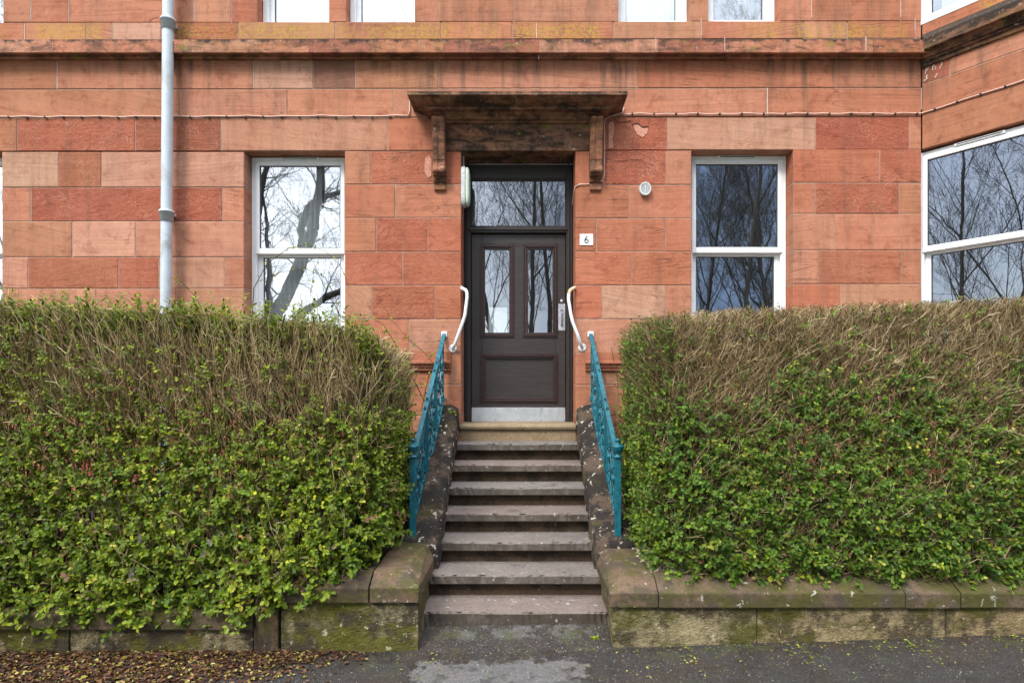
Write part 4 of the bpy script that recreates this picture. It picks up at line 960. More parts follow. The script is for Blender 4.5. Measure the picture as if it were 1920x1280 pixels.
def rods(P0, P1, r0, r1):
    """thin three-sided sticks"""
    D = P1 - P0; D /= np.linalg.norm(D, axis=1, keepdims=True) + 1e-9
    A = np.cross(D, np.array([.3, .9, .2])); A /= np.linalg.norm(A, axis=1, keepdims=True) + 1e-9; Bv = np.cross(D, A)
    n = len(P0); V = np.empty((n, 6, 3))
    for k in range(3):
        a = 2.0944 * k; o = A * math.cos(a) + Bv * math.sin(a)
        V[:, k] = P0 + o * r0[:, None]; V[:, 3 + k] = P1 + o * r1[:, None]
    q = np.array([(0, 1, 4, 3), (1, 2, 5, 4), (2, 0, 3, 5)]); Q = (q[None] + 6 * np.arange(n)[:, None, None]).reshape(-1, 4)
    return V.reshape(-1, 3), Q
def ptcol(n, k, c): return np.repeat(c[:, None, :], k, 1).reshape(-1, 3)

def wob(a, b, rng_, n=9, fmin=1.0, fmax=9.0):
    ph = rng_.uniform(0, 6.28, n); fx = rng_.uniform(-fmax, fmax, n); fz = rng_.uniform(-fmax, fmax, n); am = 1 / (1 + np.hypot(fx, fz) / 3); am /= am.sum()
    return lambda x, z: sum(am[i] * np.sin(fx[i] * x + fz[i] * z + ph[i]) for i in range(n))

def hedge(name, label, side, x_in, x_out, yf, yb, zbot, ztop, leafp, twigp, mat, seed, shoots_top, dens, sizef, clipped):
    g = np.random.default_rng(seed); root = thing(name, label, 'hedge', ((x_in + x_out) / 2, (yf + yb) / 2, float(garden_z(side * 2, 4.6))))
    w1 = wob(0, 0, g); w2 = wob(0, 0, g, 12, 4, 26)
    xa, xb = min(x_in, x_out), max(x_in, x_out); Lx = xb - xa
    lean = lambda z: .10 * np.clip((z - E) / .7, -1, 1.2) - (0 if clipped else .09) * np.clip((E - .8 - z) / .5, 0, 1)
    def samp(N, face, dmax):
        dep = g.exponential(dmax, N); dep = np.minimum(dep, dmax * 3.2)
        if face == 'front':
            x = g.uniform(xa, xb, N); u = g.uniform(0, 1, N); zb_, zt_ = zbot(x), ztop(x); z = zb_ + (zt_ - zb_) * u
            # rounded inner corner
            din = np.abs(x - x_in); rc = np.clip(1 - din / .22, 0, 1) ** 2 * .20
            y = yf + lean(z) + .055 * w1(x, z) + .030 * w2(x, z) + rc + dep
            nrm = np.stack([np.clip(1 - din / .22, 0, 1) * -side * .7, np.full(N, -1.), np.full(N, .12)], 1)
        elif face == 'side':
            y = g.uniform(yf, yb, N); u = g.uniform(0, 1, N); xx = np.full(N, x_in); zb_, zt_ = zbot(xx) + (y - yf) * .06, ztop(xx); z = zb_ + (zt_ - zb_) * u
            rc = np.clip(1 - (y - yf) / .22, 0, 1) ** 2 * .12 + np.clip(1 - (yb - y) / .22, 0, 1) ** 2 * .10
            x = x_in + side * (.04 * w1(y, z) + .025 * w2(y, z) + dep + rc)
            nrm = np.stack([np.full(N, -side * 1.), np.full(N, -.3), np.full(N, .1)], 1)
        else:
            x = g.uniform(xa, xb, N); y = g.uniform(yf + .08, yb, N); u = np.ones(N); z = ztop(x) + .03 * w2(x, y) - dep
            nrm = np.stack([g.normal(0, .2, N), g.normal(0, .2, N), np.full(N, 1.)], 1)
        return np.stack([x, y, z], 1), nrm, u
    areas = {'front': Lx * 1.9, 'side': (yb - yf) * 1.9, 'top': Lx * (yb - yf)}
    LB, LD, LU, LL, LW, LC = [], [], [], [], [], []; T0, T1, TR0, TR1, TC = [], [], [], [], []
    for face, dd in (('front', 1.0), ('side', .9), ('top', .35)):
        for dmax, k in ((.035, .60), (.15, .42), (.40, .75)):
            N = int(areas[face] * dens * dd * k)
            P, nr, u = samp(N, face, dmax)
            keep = g.random(N) < leafp(P[:, 0], u + g.normal(0, .035, N) - (0 if dmax < .1 else .10), face) + ((.34 * sm(.66, .74, u) * (1 - sm(.90, .97, u))) if (not clipped and dmax > .1) else 0); P, nr, u = P[keep], nr[keep], u[keep]; N = len(P)
            if N == 0: continue
            d = nr * g.uniform(.2, 1.0, (N, 1)) + g.normal(0, .55, (N, 3)) + np.array([0, 0, .45]); d /= np.linalg.norm(d, axis=1, keepdims=True)
            ln = g.uniform(.07, .17, N); nodes = 5
            sd = np.cross(d, g.normal(0, 1, (N, 3))); sd /= np.linalg.norm(sd, axis=1, keepdims=True); s2 = np.cross(d, sd)
            T0.append(P - d * .04); T1.append(P + d * ln[:, None]); TR0.append(np.full(N, .0019)); TR1.append(np.full(N, .0008)); TC.append(np.stack([g.uniform(.1, .7, N), g.random(N) * .4, g.random(N)], 1))
            for j in range(nodes):
                f = (j + .5) / nodes; B = P + d * (ln * f)[:, None]; ax = sd if j % 2 == 0 else s2
                tone = np.clip(.42 + .22 * w1(P[:, 0] * 1.7, P[:, 2] * 1.7) + g.normal(0, .17, N) + .06, 0, .93)
                odd = g.random(N); tone = np.where(odd > .985, .985 + .015 * g.random(N), np.where(odd > .955, .94 + .03 * g.random(N), tone))
                for sgn in (-1, 1):
                    ld = ax * sgn + d * g.uniform(.25, .9, (N, 1)) + g.normal(0, .25, (N, 3))
                    up = nr * .9 + np.array([0, 0, .75]) + g.normal(0, .38, (N, 3))
                    sz = sizef(P[:, 0], u) * g.uniform(.65, 1.2, N) * (.75 + .35 * math.sin(3.0 * f + .2))
                    LB.append(B); LD.append(ld); LU.append(up); LL.append(sz); LW.append(sz * g.uniform(.54, .74, N)); LC.append(np.stack([np.clip(tone + g.normal(0, .05, N) * (tone < .9), 0, 1), g.random(N), g.random(N)], 1))
    # twigs: pale upright stalks, forked
    for face, dd in (('front', 1.0), ('side', .6), ('top', .25)):
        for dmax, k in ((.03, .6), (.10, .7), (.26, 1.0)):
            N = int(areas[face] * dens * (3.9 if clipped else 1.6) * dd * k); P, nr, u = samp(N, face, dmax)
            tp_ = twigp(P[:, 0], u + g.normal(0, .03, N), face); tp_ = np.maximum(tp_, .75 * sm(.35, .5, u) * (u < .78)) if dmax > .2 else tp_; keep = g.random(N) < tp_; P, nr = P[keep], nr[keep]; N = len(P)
            if N == 0: continue
            d = np.stack([g.normal(0, .55 if clipped else .22, N), g.normal(-.05, .35, N), g.uniform(.25 if clipped else .7, 1.0, N)], 1) + nr * .15; d /= np.linalg.norm(d, axis=1, keepdims=True)
            l1 = g.uniform(.04, .10, N)[:, None] if clipped else g.uniform(.06, .20, N)[:, None]; p1 = P + d * l1; bend = g.normal(0, .35, (N, 3)) + np.array([0, 0, .25]); d2 = d + bend; d2 /= np.linalg.norm(d2, axis=1, keepdims=True)
            p2 = p1 + d2 * g.uniform(.04, .10, N)[:, None]; zc = ztop(P[:, 0]) + .04 + .04 * g.random(N); 
            p1[:, 2] = np.minimum(p1[:, 2], zc); p2[:, 2] = np.minimum(p2[:, 2], zc)
            r = g.uniform(.0009, .0022 if clipped else .0030, N); tn = np.stack([np.clip(g.normal((.48 if clipped else .55) if dmax < .2 else .22, .28, N), 0, 1), g.random(N) * .8, g.random(N)], 1)  # deep twigs toned darker: shade of the hedge gaps painted into their colour
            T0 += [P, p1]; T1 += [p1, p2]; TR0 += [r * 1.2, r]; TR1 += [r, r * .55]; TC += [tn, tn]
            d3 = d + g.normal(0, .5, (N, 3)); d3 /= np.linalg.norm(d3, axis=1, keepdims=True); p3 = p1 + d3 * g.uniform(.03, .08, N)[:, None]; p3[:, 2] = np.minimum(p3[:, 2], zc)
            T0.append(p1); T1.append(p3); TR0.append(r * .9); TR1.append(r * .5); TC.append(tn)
    # main stems inside
    N = int(Lx * 26); x = g.uniform(xa, xb, N); y = g.uniform(yf + .22, yb - .1, N); z0 = garden_z(side, y) ; P = np.stack([x, y, z0], 1)
    for j in range(5):
        d = np.stack([g.normal(0, .07, N), g.normal(0, .05, N), (ztop(x) - .12 - z0) / 5], 1); Pn = P + d; rr = np.full(N, .010 * (1 - j * .16)); T0.append(P); T1.append(Pn); TR0.append(rr); TR1.append(rr * .84); TC.append(np.stack([g.uniform(0, .25, N), np.ones(N), g.random(N)], 1)); P = Pn
    # tall unclipped shoots with leaf pairs
    if shoots_top:
        N = 900; x = g.uniform(xa, xb, N); y = yf + .02 + g.exponential(.05, N); P = np.stack([x, y + .10 * np.clip((x - x_in + .22) / .22, 0, 1), ztop(x) - g.uniform(.36, .62, N)], 1); tn = np.stack([g.uniform(.45, 1, N), g.random(N) * .3, g.random(N)], 1); rr = g.uniform(.0020, .0036, N); d = np.stack([g.normal(0, .14, N), g.normal(0, .08, N), np.ones(N)], 1); tot = g.uniform(.26, .52, N)
        for j in range(4):
            Pn = P + d * (tot / 4)[:, None]; T0.append(P); T1.append(Pn); TR0.append(rr * (1 - j * .16)); TR1.append(rr * (.84 - j * .16)); TC.append(tn)
            q = Pn + (d + g.normal(0, .45, (N, 3)) * np.array([1, .5, .3])) * g.uniform(.03, .10, N)[:, None]; T0.append(Pn); T1.append(q); TR0.append(rr * .5); TR1.append(rr * .3); TC.append(tn)
            P = Pn; d = d + np.stack([g.normal(0, .10, N), g.normal(0, .08, N), np.zeros(N)], 1)
        N = shoots_top; x = g.uniform(xa, xb, N); y = yf + .06 + g.exponential(.16, N); base = ztop(x) - g.uniform(.12, .48, N); ht = g.uniform(.16, .45, N)
        P = np.stack([x, y, base], 1); d = np.stack([g.normal(0, .10, N), g.normal(0, .1, N), np.ones(N)], 1)
        top = P + d * ht[:, None]; over = np.clip(top[:, 2] - (ztop(x) + .03 + .22 * g.random(N) ** 1.7), 0, 1); ht = ht - over; top = P + d * ht[:, None]
        T0.append(P); T1.append(top); TR0.append(np.full(N, .0028)); TR1.append(np.full(N, .0012)); TC.append(np.stack([g.uniform(.3, .9, N), g.random(N) * .4, g.random(N)], 1))
        for j in range(9):
            f = .2 + .8 * (j + .5) / 9; kp = g.random(N) < (.45 + .5 * f); B = (P + d * (ht * f)[:, None])[kp]; n_ = len(B); an = g.uniform(0, 6.28, n_)
            for sgn in (0, math.pi):
                ld = np.stack([np.cos(an + sgn), np.sin(an + sgn), g.uniform(.3, 1.0, n_)], 1); sz = g.uniform(.026, .052, n_)
                LB.append(B); LD.append(ld); LU.append(np.stack([np.zeros(n_), np.full(n_, -.3), np.ones(n_)], 1) + g.normal(0, .2, (n_, 3))); LL.append(sz); LW.append(sz * .36); LC.append(np.stack([np.clip(g.normal(.45, .2, n_), 0, .93), g.random(n_), g.random(n_)], 1))
    B, D_, U_, L_, W_, C_ = (np.concatenate(q) for q in (LB, LD, LU, LL, LW, LC))
    V, Q = leaf_mesh(B, D_, U_, L_, W_); np_mesh('foliage', V, Q, ptcol(len(B), 6, C_), mat, root)
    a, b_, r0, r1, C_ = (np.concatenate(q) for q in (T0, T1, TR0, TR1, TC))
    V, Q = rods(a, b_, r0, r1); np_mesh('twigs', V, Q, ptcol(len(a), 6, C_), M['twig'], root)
    print(name, 'leaves', len(B), 'twigs', len(a))
    return root
sm = lambda a, b, v: np.clip((v - a) / (b - a), 0, 1)
HF = 3.98
def ztl(x): return np.interp(x, [-6, -3.5, -2.2, -1.45, -1.15, -.95], [E + .53, E + .50, E + .43, E + .38, E + .33, E + .20])
def zbl(x): return np.interp(x, [-6, -3.6, -1.8, -1.4, -1.15, -.9], [E - 1.565, E - 1.555, E - 1.50, E - 1.42, E - 1.26, E - 1.06])
def lpl(x, u, face):
    far = sm(-2.3, -3.4, x)                       # greener at the far left
    a = 1 - sm(.60 + .12 * far, .70 + .14 * far, u) * (.93 - .35 * far); up = sm(.78, .88, u) * .30 * (1 - sm(.94, 1.0, u) * .8)
    return np.clip(a + up, 0, 1) * (.12 if face == 'top' else 1)
def tpl(x, u, face): return (1 - .80 * sm(.86, .97, u)) * (.2 if face == 'top' else 1) *  .16 + .84 * sm(.56, .70, u) * (1 - .45 * sm(.88, .98, u))
hedge('privet_hedge', 'overgrown privet hedge left of the steps with tall ragged shoots along its top', -1, -.975, -4.9, HF, 5.2, zbl, ztl, lpl, tpl, M['leafL'], 21, 2600, 700, lambda x, u: .0205 + .018 * (1 - np.clip(u, 0, 1)) ** 1.1, False)
def ztr(x): return np.interp(x, [.8, .92, 1.05, 1.4, 3.4, 6], [E + .38, E + .43, E + .45, E + .47, E + .55, E + .6])
def zbr(x): return np.interp(x, [.8, 1.1, 2, 6], [E - 1.24, E - 1.29, E - 1.30, E - 1.26])
def lpr(x, u, face):
    k = .07 * np.sin(x * 3.1 + 1.0) + .05 * np.sin(x * 7.7) + .10 * sm(2.5, 3.6, x)
    a = 1 - sm(.62, .76, u - k) * .90; up = sm(.955, .99, u) * .25
    r = np.clip(a + up, 0, 1)
    if face == 'side': r = np.clip(1 - sm(.9, 1.0, u) * .3, 0, 1)
    if face == 'top': r = r * 0 + .35
    return r
def tpr(x, u, face):
    k = .07 * np.sin(x * 3.1 + 1.0) + .05 * np.sin(x * 7.7) + .10 * sm(2.5, 3.6, x)
    return (.16 + .84 * sm(.58, .74, u - k)) * (.5 if face == 'side' else 1)
hedge('privet_hedge', 'neatly clipped box shaped privet hedge right of the steps', 1, .90, 4.9, HF, 5.25, zbr, ztr, lpr, tpr, M['leafR'], 33, 0, 700, lambda x, u: .021 + .013 * (1 - np.clip(u, 0, 1)), True)

# leaf litter
g = np.random.default_rng(77)
N = 9500; x = -3.6 + g.uniform(0, 2.75, N); x = np.where(g.random(N) < .8, x, -3.6 + 3.1 * g.random(N)); y = 3.80 - g.uniform(0, 1, N) ** 1.0 * .50
keep = g.random(N) < np.clip((-.75 - x - (3.8 - y) * 1.6) / .7, .01, 1); x, y = x[keep], y[keep]; N = len(x)
a = g.uniform(0, 6.28, N); B = np.stack([x, y, ground_z(x) + g.uniform(.002, .016, N)], 1); D_ = np.stack([np.cos(a), np.sin(a), g.normal(0, .25, N)], 1); U_ = np.stack([g.normal(0, .35, N), g.normal(0, .35, N), np.ones(N)], 1)
L_ = g.uniform(.014, .036, N); V, Q = leaf_mesh(B, D_, U_, L_, L_ * g.uniform(.4, .7, N), .3, .3)
o = np_mesh('leaf_litter', V, Q, ptcol(N, 6, np.stack([g.random(N) ** 1.15, g.random(N), g.random(N)], 1)), M['litter']); tag(o, 'brown and yellow fallen leaves banked along the left wall foot', 'leaf litter', kind='stuff')
N = 520; x = g.uniform(.7, 3.8, N); x = x + .12 * np.sin(x * 9); y = 3.79 - g.beta(.9, 2.4, N) * .46; x[:60] = g.uniform(-.9, .7, 60)
a = g.uniform(0, 6.28, N); B = np.stack([x, y, ground_z(x) + g.uniform(.002, .006, N)], 1); D_ = np.stack([np.cos(a), np.sin(a), g.normal(0, .12, N)], 1); U_ = np.stack([g.normal(0, .2, N), g.normal(0, .2, N), np.ones(N)], 1)
L_ = g.uniform(.008, .024, N); V, Q = leaf_mesh(B, D_, U_, L_, L_ * .5, .2, .2)
o = np_mesh('scattered_leaves', V, Q, ptcol(N, 6, np.stack([g.random(N), g.random(N) * .5, g.random(N)], 1)), M['fresh']); tag(o, 'small yellow green leaves scattered on the dark pavement', 'leaves', kind='stuff')

# ------------------------------------------------------------------ climbing rose shoots and the small fern
def stem_plant(name, label, cat, base, stems, mat_leaf, seed):
    g = random.Random(seed); root = thing(name, label, cat, base); s = MB(); B = []; D2 = []
    for pts, r in stems:
        s.tube(pts, [r * (1 - .6 * i / (len(pts) - 1)) for i in range(len(pts))], 5, (g.random(), 0, 0))
        for i in range(len(pts) - 1):
            for k in range(3):
                if g.random() < .62:
                    f = g.random(); p = [pts[i][j] + (pts[i + 1][j] - pts[i][j]) * f for j in range(3)]
                    for q in range(g.choice((2, 3, 3))): B.append(p); D2.append((g.gauss(0, 1), g.gauss(-.2, .6), g.gauss(-.1, .6)))
    s.build('stems', M['thorn'], root)
    B = np.array(B); D2 = np.array(D2); n = len(B); rg_ = np.random.default_rng(seed); L = rg_.uniform(.018, .036, n)
    V, Q = leaf_mesh(B, D2, rg_.normal(0, .4, (n, 3)) + np.array([0, -.5, 1]), L, L * .5); np_mesh('leaves', V, Q, ptcol(n, 6, np.stack([rg_.uniform(.3, .97, n), rg_.random(n) * .4, rg_.random(n)], 1)), mat_leaf, root)
    return root
def pp_(x, y, Y): return (wx(x, Y), Y, wz(y, Y))
stems = [([pp_(470, 640, 5.2), pp_(476, 540, 5.1), pp_(500, 495, 5.0), pp_(540, 466, 4.95), pp_(575, 458, 4.9), pp_(610, 470, 4.9), pp_(640, 500, 4.9), pp_(655, 540, 4.9)], .004),
         ([pp_(640, 640, 5.3), pp_(630, 560, 5.2), pp_(610, 520, 5.1), pp_(570, 502, 5.1), pp_(520, 512, 5.0), pp_(480, 530, 5.0)], .0035),
         ([pp_(590, 640, 5.2), pp_(580, 570, 5.1), pp_(588, 510, 5.1), pp_(600, 480, 5.0)], .003),
         ([pp_(800, 760, 5.5), pp_(770, 700, 5.4), pp_(745, 650, 5.4), pp_(720, 610, 5.3), pp_(690, 590, 5.2), pp_(665, 590, 5.2)], .0042),
         ([pp_(790, 770, 5.5), pp_(800, 720, 5.5), pp_(812, 680, 5.5), pp_(795, 660, 5.5), pp_(770, 640, 5.45), pp_(735, 600, 5.4), pp_(720, 575, 5.4)], .0036),
         ([pp_(770, 740, 5.5), pp_(785, 690, 5.5), pp_(820, 655, 5.55), pp_(832, 600, 5.6)], .0028),
         ([pp_(740, 700, 5.4), pp_(700, 640, 5.3), pp_(672, 600, 5.3), pp_(660, 575, 5.3)], .003),
         ([pp_(400, 640, 5.2), pp_(370, 560, 5.0), pp_(340, 528, 5.0), pp_(320, 520, 4.9)], .003)]
stem_plant('climbing_rose', 'sprawling thin rose stems arching in front of the left window and wall', 'climbing plant', pp_(700, 760, 5.3), stems, M['leafL'], 5)
fb_ = pp_(842, 780, 5.92)
stem_plant('coping_weed', 'small green weed growing on top of the left stair coping', 'weed', fb_, [([fb_, (fb_[0] + dx * .5, fb_[1] - .05, fb_[2] + .05), (fb_[0] + dx, fb_[1] - .1, fb_[2] + dz)], .002) for dx, dz in ((-.06, .06), (.05, .05), (.09, .02), (-.02, .08), (.03, .06))], M['leafR'], 6)
fb_ = (wx(1117, 3.9), 3.9, .015)
stem_plant('pavement_weed', 'tiny green weed at the foot of the right wall corner', 'weed', fb_, [([fb_, (fb_[0] + dx * .5, fb_[1], fb_[2] + .02), (fb_[0] + dx, fb_[1] - .01, fb_[2] + dz)], .0014) for dx, dz in ((-.03, .02), (.03, .03), (.0, .04))], M['leafL'], 8)

# ------------------------------------------------------------------ bare trees across the road (they stand in the window reflections)
def tree_mesh(seed, H, r0, lean, levels, fork=.0, gnarl=.12):
    g = np.random.default_rng(seed)
    segs = {0: [], 1: []}
    def grow(p, d, L, r, lev, nseg):
        seg_l = L / nseg; pts = [p]; rr = [r]; dirs = [d]
        for i in range(nseg):
            d = d + g.normal(0, gnarl * (1 + .5 * lev), 3) + np.array([0, 0, .04 + .02 * lev]); d /= np.linalg.norm(d)
            p = p + d * seg_l; r2 = r * (1 - (i + 1) / nseg * (.75 if lev == 0 else .85)); pts.append(p); rr.append(max(r2, .004)); dirs.append(d)
        for i in range(nseg): segs[0 if lev == 0 else 1].append((pts[i], pts[i + 1], rr[i], rr[i + 1]))
        if lev >= levels: return
        nch = (20, 10, 7, 5, 3)[lev]
        for k in range(nch):
            f = (.22 if lev == 0 else .12) + (.78 if lev == 0 else .88) * (k + g.random()) / nch; idx = min(int(f * nseg), nseg - 1); q = pts[idx] + (pts[idx + 1] - pts[idx]) * (f * nseg - idx)
            dd = dirs[idx]; ax = np.cross(dd, g.normal(0, 1, 3)); ax /= np.linalg.norm(ax) + 1e-9; an = g.uniform(.45, 1.0) if lev else g.uniform(.5, .95)
            nd = dd * math.cos(an) + ax * math.sin(an); nd[2] += .12; nd /= np.linalg.norm(nd)
            grow(q, nd, L * g.uniform(.30, .56) * (1.15 - .55 * f), rr[idx] * (g.uniform(.20, .42) if lev == 0 and r0 < .2 else g.uniform(.28, .50)), lev + 1, max(3, nseg - 1))
        
    grow(np.array([0, 0, -.2]), np.array([lean[0], lean[1], 1.0]), H, r0, 0, 8)
    return segs
def seg_mesh(segs, sides):
    P0 = np.array([s[0] for s in segs]); P1 = np.array([s[1] for s in segs]); a = np.array([s[2] for s in segs]); b = np.array([s[3] for s in segs])
    D = P1 - P0; D /= np.linalg.norm(D, axis=1, keepdims=True) + 1e-9; A = np.cross(D, np.array([.31, .87, .11])); A /= np.linalg.norm(A, axis=1, keepdims=True) + 1e-9; Bv = np.cross(D, A); n = len(P0)
    V = np.empty((n, 2 * sides, 3))
    for k in range(sides):
        t = 2 * math.pi * k / sides; o = A * math.cos(t) + Bv * math.sin(t); V[:, k] = P0 + o * a[:, None]; V[:, sides + k] = P1 + o * b[:, None]
    q = np.array([(k, (k + 1) % sides, sides + (k + 1) % sides, sides + k) for k in range(sides)]); Q = (q[None] + 2 * sides * np.arange(n)[:, None, None]).reshape(-1, 4)
    return V.reshape(-1, 3), Q
def limb_tree(seed, limbs):
    """a spreading tree with given main limbs; side shoots grow from them"""
    g = np.random.default_rng(seed); S = {0: [], 1: []}
    for pts, r0_, r1_ in limbs:
        pts = [np.array(p, float) for p in pts]; n_ = len(pts) - 1
        fine = []
        for i in range(n_):
            for k in range(3): fine.append(pts[i] + (pts[i + 1] - pts[i]) * k / 3 + g.normal(0, .03, 3) * (k > 0))
        fine.append(pts[-1]); m = len(fine) - 1
        for i in range(m):
            S[0].append((fine[i], fine[i + 1], r0_ + (r1_ - r0_) * i / m, r0_ + (r1_ - r0_) * (i + 1) / m))
            if i < 2: continue
            for q in range(1 if g.random() < .8 else 2):
                sub = tree_mesh(int(g.integers(1e6)), g.uniform(1.0, 2.6), min(.03, r0_ * .16), (0, 0), 1, gnarl=.13)
                d = (fine[i + 1] - fine[i]); d /= np.linalg.norm(d); a = g.normal(0, 1, 3); a -= d * (a @ d); a /= np.linalg.norm(a); z_ = d * .6 + a * .9 + np.array([0, 0, .3]); z_ /= np.linalg.norm(z_)
                x_ = np.cross(z_, (.3, .9, .1)); x_ /= np.linalg.norm(x_); y_ = np.cross(z_, x_); Mx = np.stack([x_, y_, z_], 1)
                for key in (0, 1):
                    for (p0, p1, ra, rb) in sub[key]:
                        S[1].append((fine[i] + Mx @ p0, fine[i] + Mx @ p1, ra, rb))
    return S
protos = []
for (seed, H, r0, lean, gn) in ((3, 16, .15, (.03, 0), .030), (8, 11, .26, (.22, -.05), .13), (15, 14, .15, (-.05, .02), .07)):
    sg = tree_mesh(seed, H, r0, lean, 4, gnarl=gn); ms = []
    for nm, key, sd in (('trunk', 0, 9), ('crown', 1, 4)):
        V, Q = seg_mesh(sg[key], sd); o = np_mesh(nm, V, Q, np.zeros((len(V), 3)), M['bark']); ms.append(o.data); bpy.data.objects.remove(o)
    protos.append(ms)
TB_ = (rx(505, -8), -8.0) if False else ((505 - CX) / F * 20.36, -8.0)
def rp(x, y, dy=0): q = 20.36 - dy; return ((x - CX) / F * q - TB_[0], dy, E + (CY - y) / F * q + .2)
sg = limb_tree(5, [([(0, 0, -.2), rp(503, 640), rp(514, 590), rp(558, 500, .2), rp(588, 430, .3), rp(600, 360, .3), rp(606, 280, .2), rp(614, 190), rp(640, 90)], .30, .07), ([rp(548, 515, .2), rp(566, 470, .1), rp(563, 430, 0), rp(580, 385, -.1), rp(612, 368, -.2), rp(640, 360, -.3), rp(700, 330, -.4), rp(770, 270, -.5)], .15, .05), ([rp(512, 600), rp(500, 540), rp(503, 470, -.2), rp(499, 400, -.3), rp(480, 320, -.3)], .11, .03), ([rp(512, 650), rp(560, 590, -.3), rp(610, 555, -.5), rp(645, 543, -.6), rp(720, 520, -.8)], .16, .07), ([rp(508, 620), rp(470, 520, .3), rp(485, 400, .5), rp(505, 300, .6), rp(520, 160, .6)], .16, .05)])
ms = []
for nm, key, sd in (('trunk', 0, 10), ('crown', 1, 4)):
    V, Q = seg_mesh(sg[key], sd); o = np_mesh(nm, V, Q, np.zeros((len(V), 3)), M['bark']); ms.append(o.data); bpy.data.objects.remove(o)
protos.append(ms)
def put_tree(k, x, y, rz, sc_, label):
    t = thing('bare_tree', label, 'tree', (x, y, -.2), 'bare winter trees across the road'); t.rotation_euler = (0, 0, rz); t.scale = (sc_,) * 3
    for nm, me in zip(('trunk', 'crown'), protos[k]):
        o = bpy.data.objects.new(nm, me); COL.objects.link(o); o.parent = t
def rx(px_, Y): return (px_ - CX) / F * (2 * 6.18 - Y)
for (k, px_, y, rz, s, lab) in ((0, 1385, -12, .4, 1.0, 'straight bare tree mirrored in the middle of the right ground floor window'),
                                (2, 1440, -15, 2.0, 1.0, 'bare tree mirrored at the right edge of the right ground floor window'),
                                (3, 505, -8, .0, 1.0, 'thick leaning bare tree mirrored in the left ground floor window'),
                                (2, 640, -17, 4.0, .9, 'bare tree mirrored at the right edge of the left ground floor window'),
                                (2, 935, -16, 1.0, 1.1, 'bare tree mirrored in the left glass pane of the front door'),
                                (0, 1040, -20, 3.0, 1.1, 'bare tree mirrored in the right glass pane of the front door'),
                                (2, 1330, -19, 5.2, 1.0, 'far bare tree mirrored at the left edge of the right ground floor window'),
                                (1, 1420, -24, 3.3, 1.1, 'farthest bare tree mirrored behind the trunk in the right ground floor window'),
                                (0, 990, -13, 2.2, .9, 'bare tree mirrored in the fanlight over the front door'),
                                (0, 300, -11, 5.0, 1.0, 'bare tree mirrored in the far left window')):
    put_tree(k, rx(px_, y), y, rz, s, lab)
def bayx(px_, dist):                            # where the splayed pane sends the eye
    d = np.array(((px_ - CX) / F, 1.0)); n_ = np.array(BN); hit = None
    t_ = ((BX * n_[0] + D0 * n_[1])) / (d @ n_); p = d * t_; r_ = d - 2 * (d @ n_) * n_; r_ /= np.linalg.norm(r_); return p + r_ * dist
for (k, px_, dist, rz, s, lab) in ((2, 1850, 19, 2.2, .9, 'gnarled bare tree mirrored in the splayed bay window'), (0, 1790, 26, 1.0, .9, 'slimmer bare tree mirrored at the left edge of the splayed bay window')):
    q = bayx(px_, dist); put_tree(k, float(q[0]), float(q[1]), rz, s, lab)

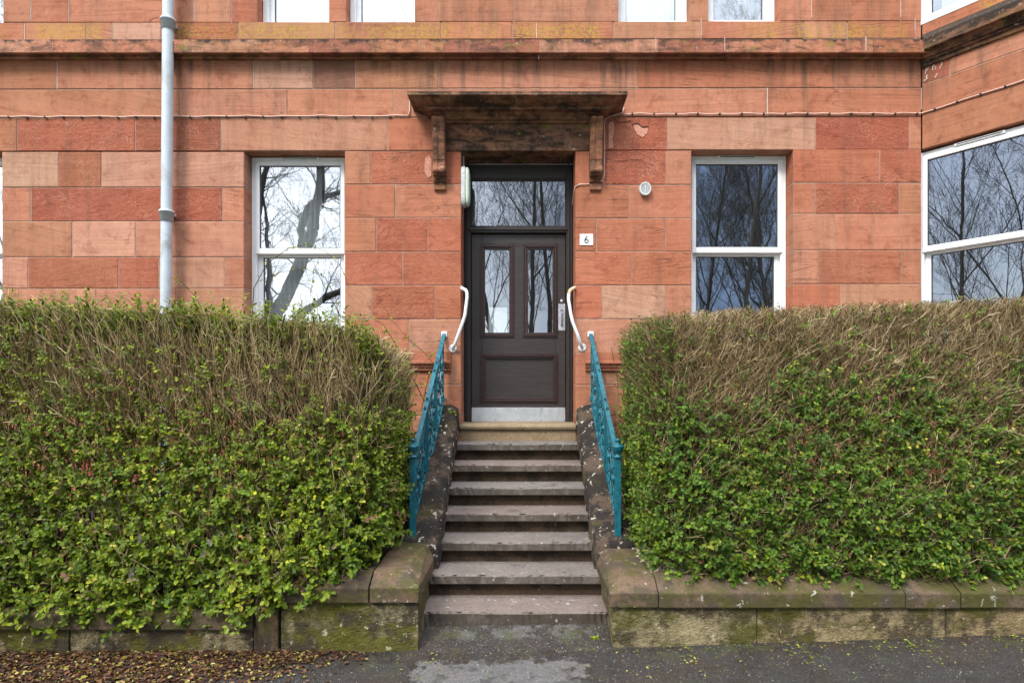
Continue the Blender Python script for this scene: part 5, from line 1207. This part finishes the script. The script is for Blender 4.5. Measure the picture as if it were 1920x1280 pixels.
# ------------------------------------------------------------------ light
SE, SR = R(48), R(150)
w = bpy.data.worlds.new('World'); scn.world = w; w.use_nodes = True; nt = w.node_tree; nt.nodes.clear()
class WN(NT):
    def __init__(s): s.t = nt
wn = WN()
out = wn.n('ShaderNodeOutputWorld'); bg = wn.n('ShaderNodeBackground'); nt.links.new(bg.outputs[0], out.inputs[0])
sky = wn.n('ShaderNodeTexSky', sky_type='NISHITA'); sky.sun_disc = False; sky.sun_elevation = SE; sky.sun_rotation = R(215); sky.air_density = 1.0; sky.dust_density = 2.0
tc = wn.n('ShaderNodeTexCoord').outputs['Generated']
vm = wn.mapv(tc, (1, 1, 2.2)); cl = wn.noise(vm, 2.6, 6, .6, .3); sxyz = wn.n('ShaderNodeSeparateXYZ'); wn.set(sxyz.inputs[0], tc)
cov = wn.rng(cl, .40, .58)
sx_ = wn.math('ADD', sxyz.outputs[0], wn.math('MULTIPLY', cl, .25)); side_ = wn.math('MAXIMUM', wn.rng(sx_, -.12, .27), wn.rng(sx_, -.50, -.62, 0, .80)); side_ = wn.math('MULTIPLY', side_, wn.rng(sxyz.outputs[2], .44, .56, 1, 0))        # bright to the left of the street, leaden to the right
bright = wn.mix(side_, (32, 32.5, 33), (3.0, 4.3, 6.6)); dim = wn.mix(side_, (21, 22, 23.5), (1.6, 2.3, 3.9))
cloud = wn.mix(wn.rng(cl, .45, .70), dim, bright)
cloud = wn.vmath('MULTIPLY', cloud, wn.n('ShaderNodeCombineXYZ').outputs[0]) if False else wn.mix(wn.rng(sxyz.outputs[2], .50, 1.0), wn.mix(1, cloud, (.64, .64, .64), 'MULTIPLY'), wn.mix(1, cloud, (1.9, 1.9, 1.95), 'MULTIPLY'))
cm = wn.mix(wn.math('ADD', wn.math('MULTIPLY', cov, .45), .5), sky.outputs[0], cloud)
wn.set(bg.inputs[0], cm); bg.inputs[1].default_value = .10
sl = bpy.data.lights.new('Sun', 'SUN'); sl.energy = 2.0; sl.angle = R(16); sl.color = (1, .95, .88)
so = bpy.data.objects.new('Sun', sl); COL.objects.link(so)
az = R(215); dvec = (math.sin(az) * math.cos(SE), math.cos(az) * math.cos(SE), math.sin(SE))   # towards the sun: behind the camera, to its left
import mathutils
so.rotation_euler = mathutils.Vector(dvec).to_track_quat('Z', 'Y').to_euler()

cam = bpy.data.cameras.new('Camera'); co = bpy.data.objects.new('Camera', cam); COL.objects.link(co); scn.camera = co
co.location = (0, 0, E); co.rotation_euler = (R(90), 0, 0)
cam.sensor_width = 36; cam.lens = F / 1920 * 36; cam.shift_x = -(CX - 960) / 1920; cam.shift_y = (CY - 640) / 1920; cam.clip_end = 2000; cam.clip_start = .05
scn.view_settings.view_transform = 'Standard'; scn.view_settings.look = 'None'; scn.view_settings.exposure = 0.78; scn.view_settings.gamma = 1
try: scn.cycles.max_bounces = 8; scn.cycles.transparent_max_bounces = 12
except Exception: pass
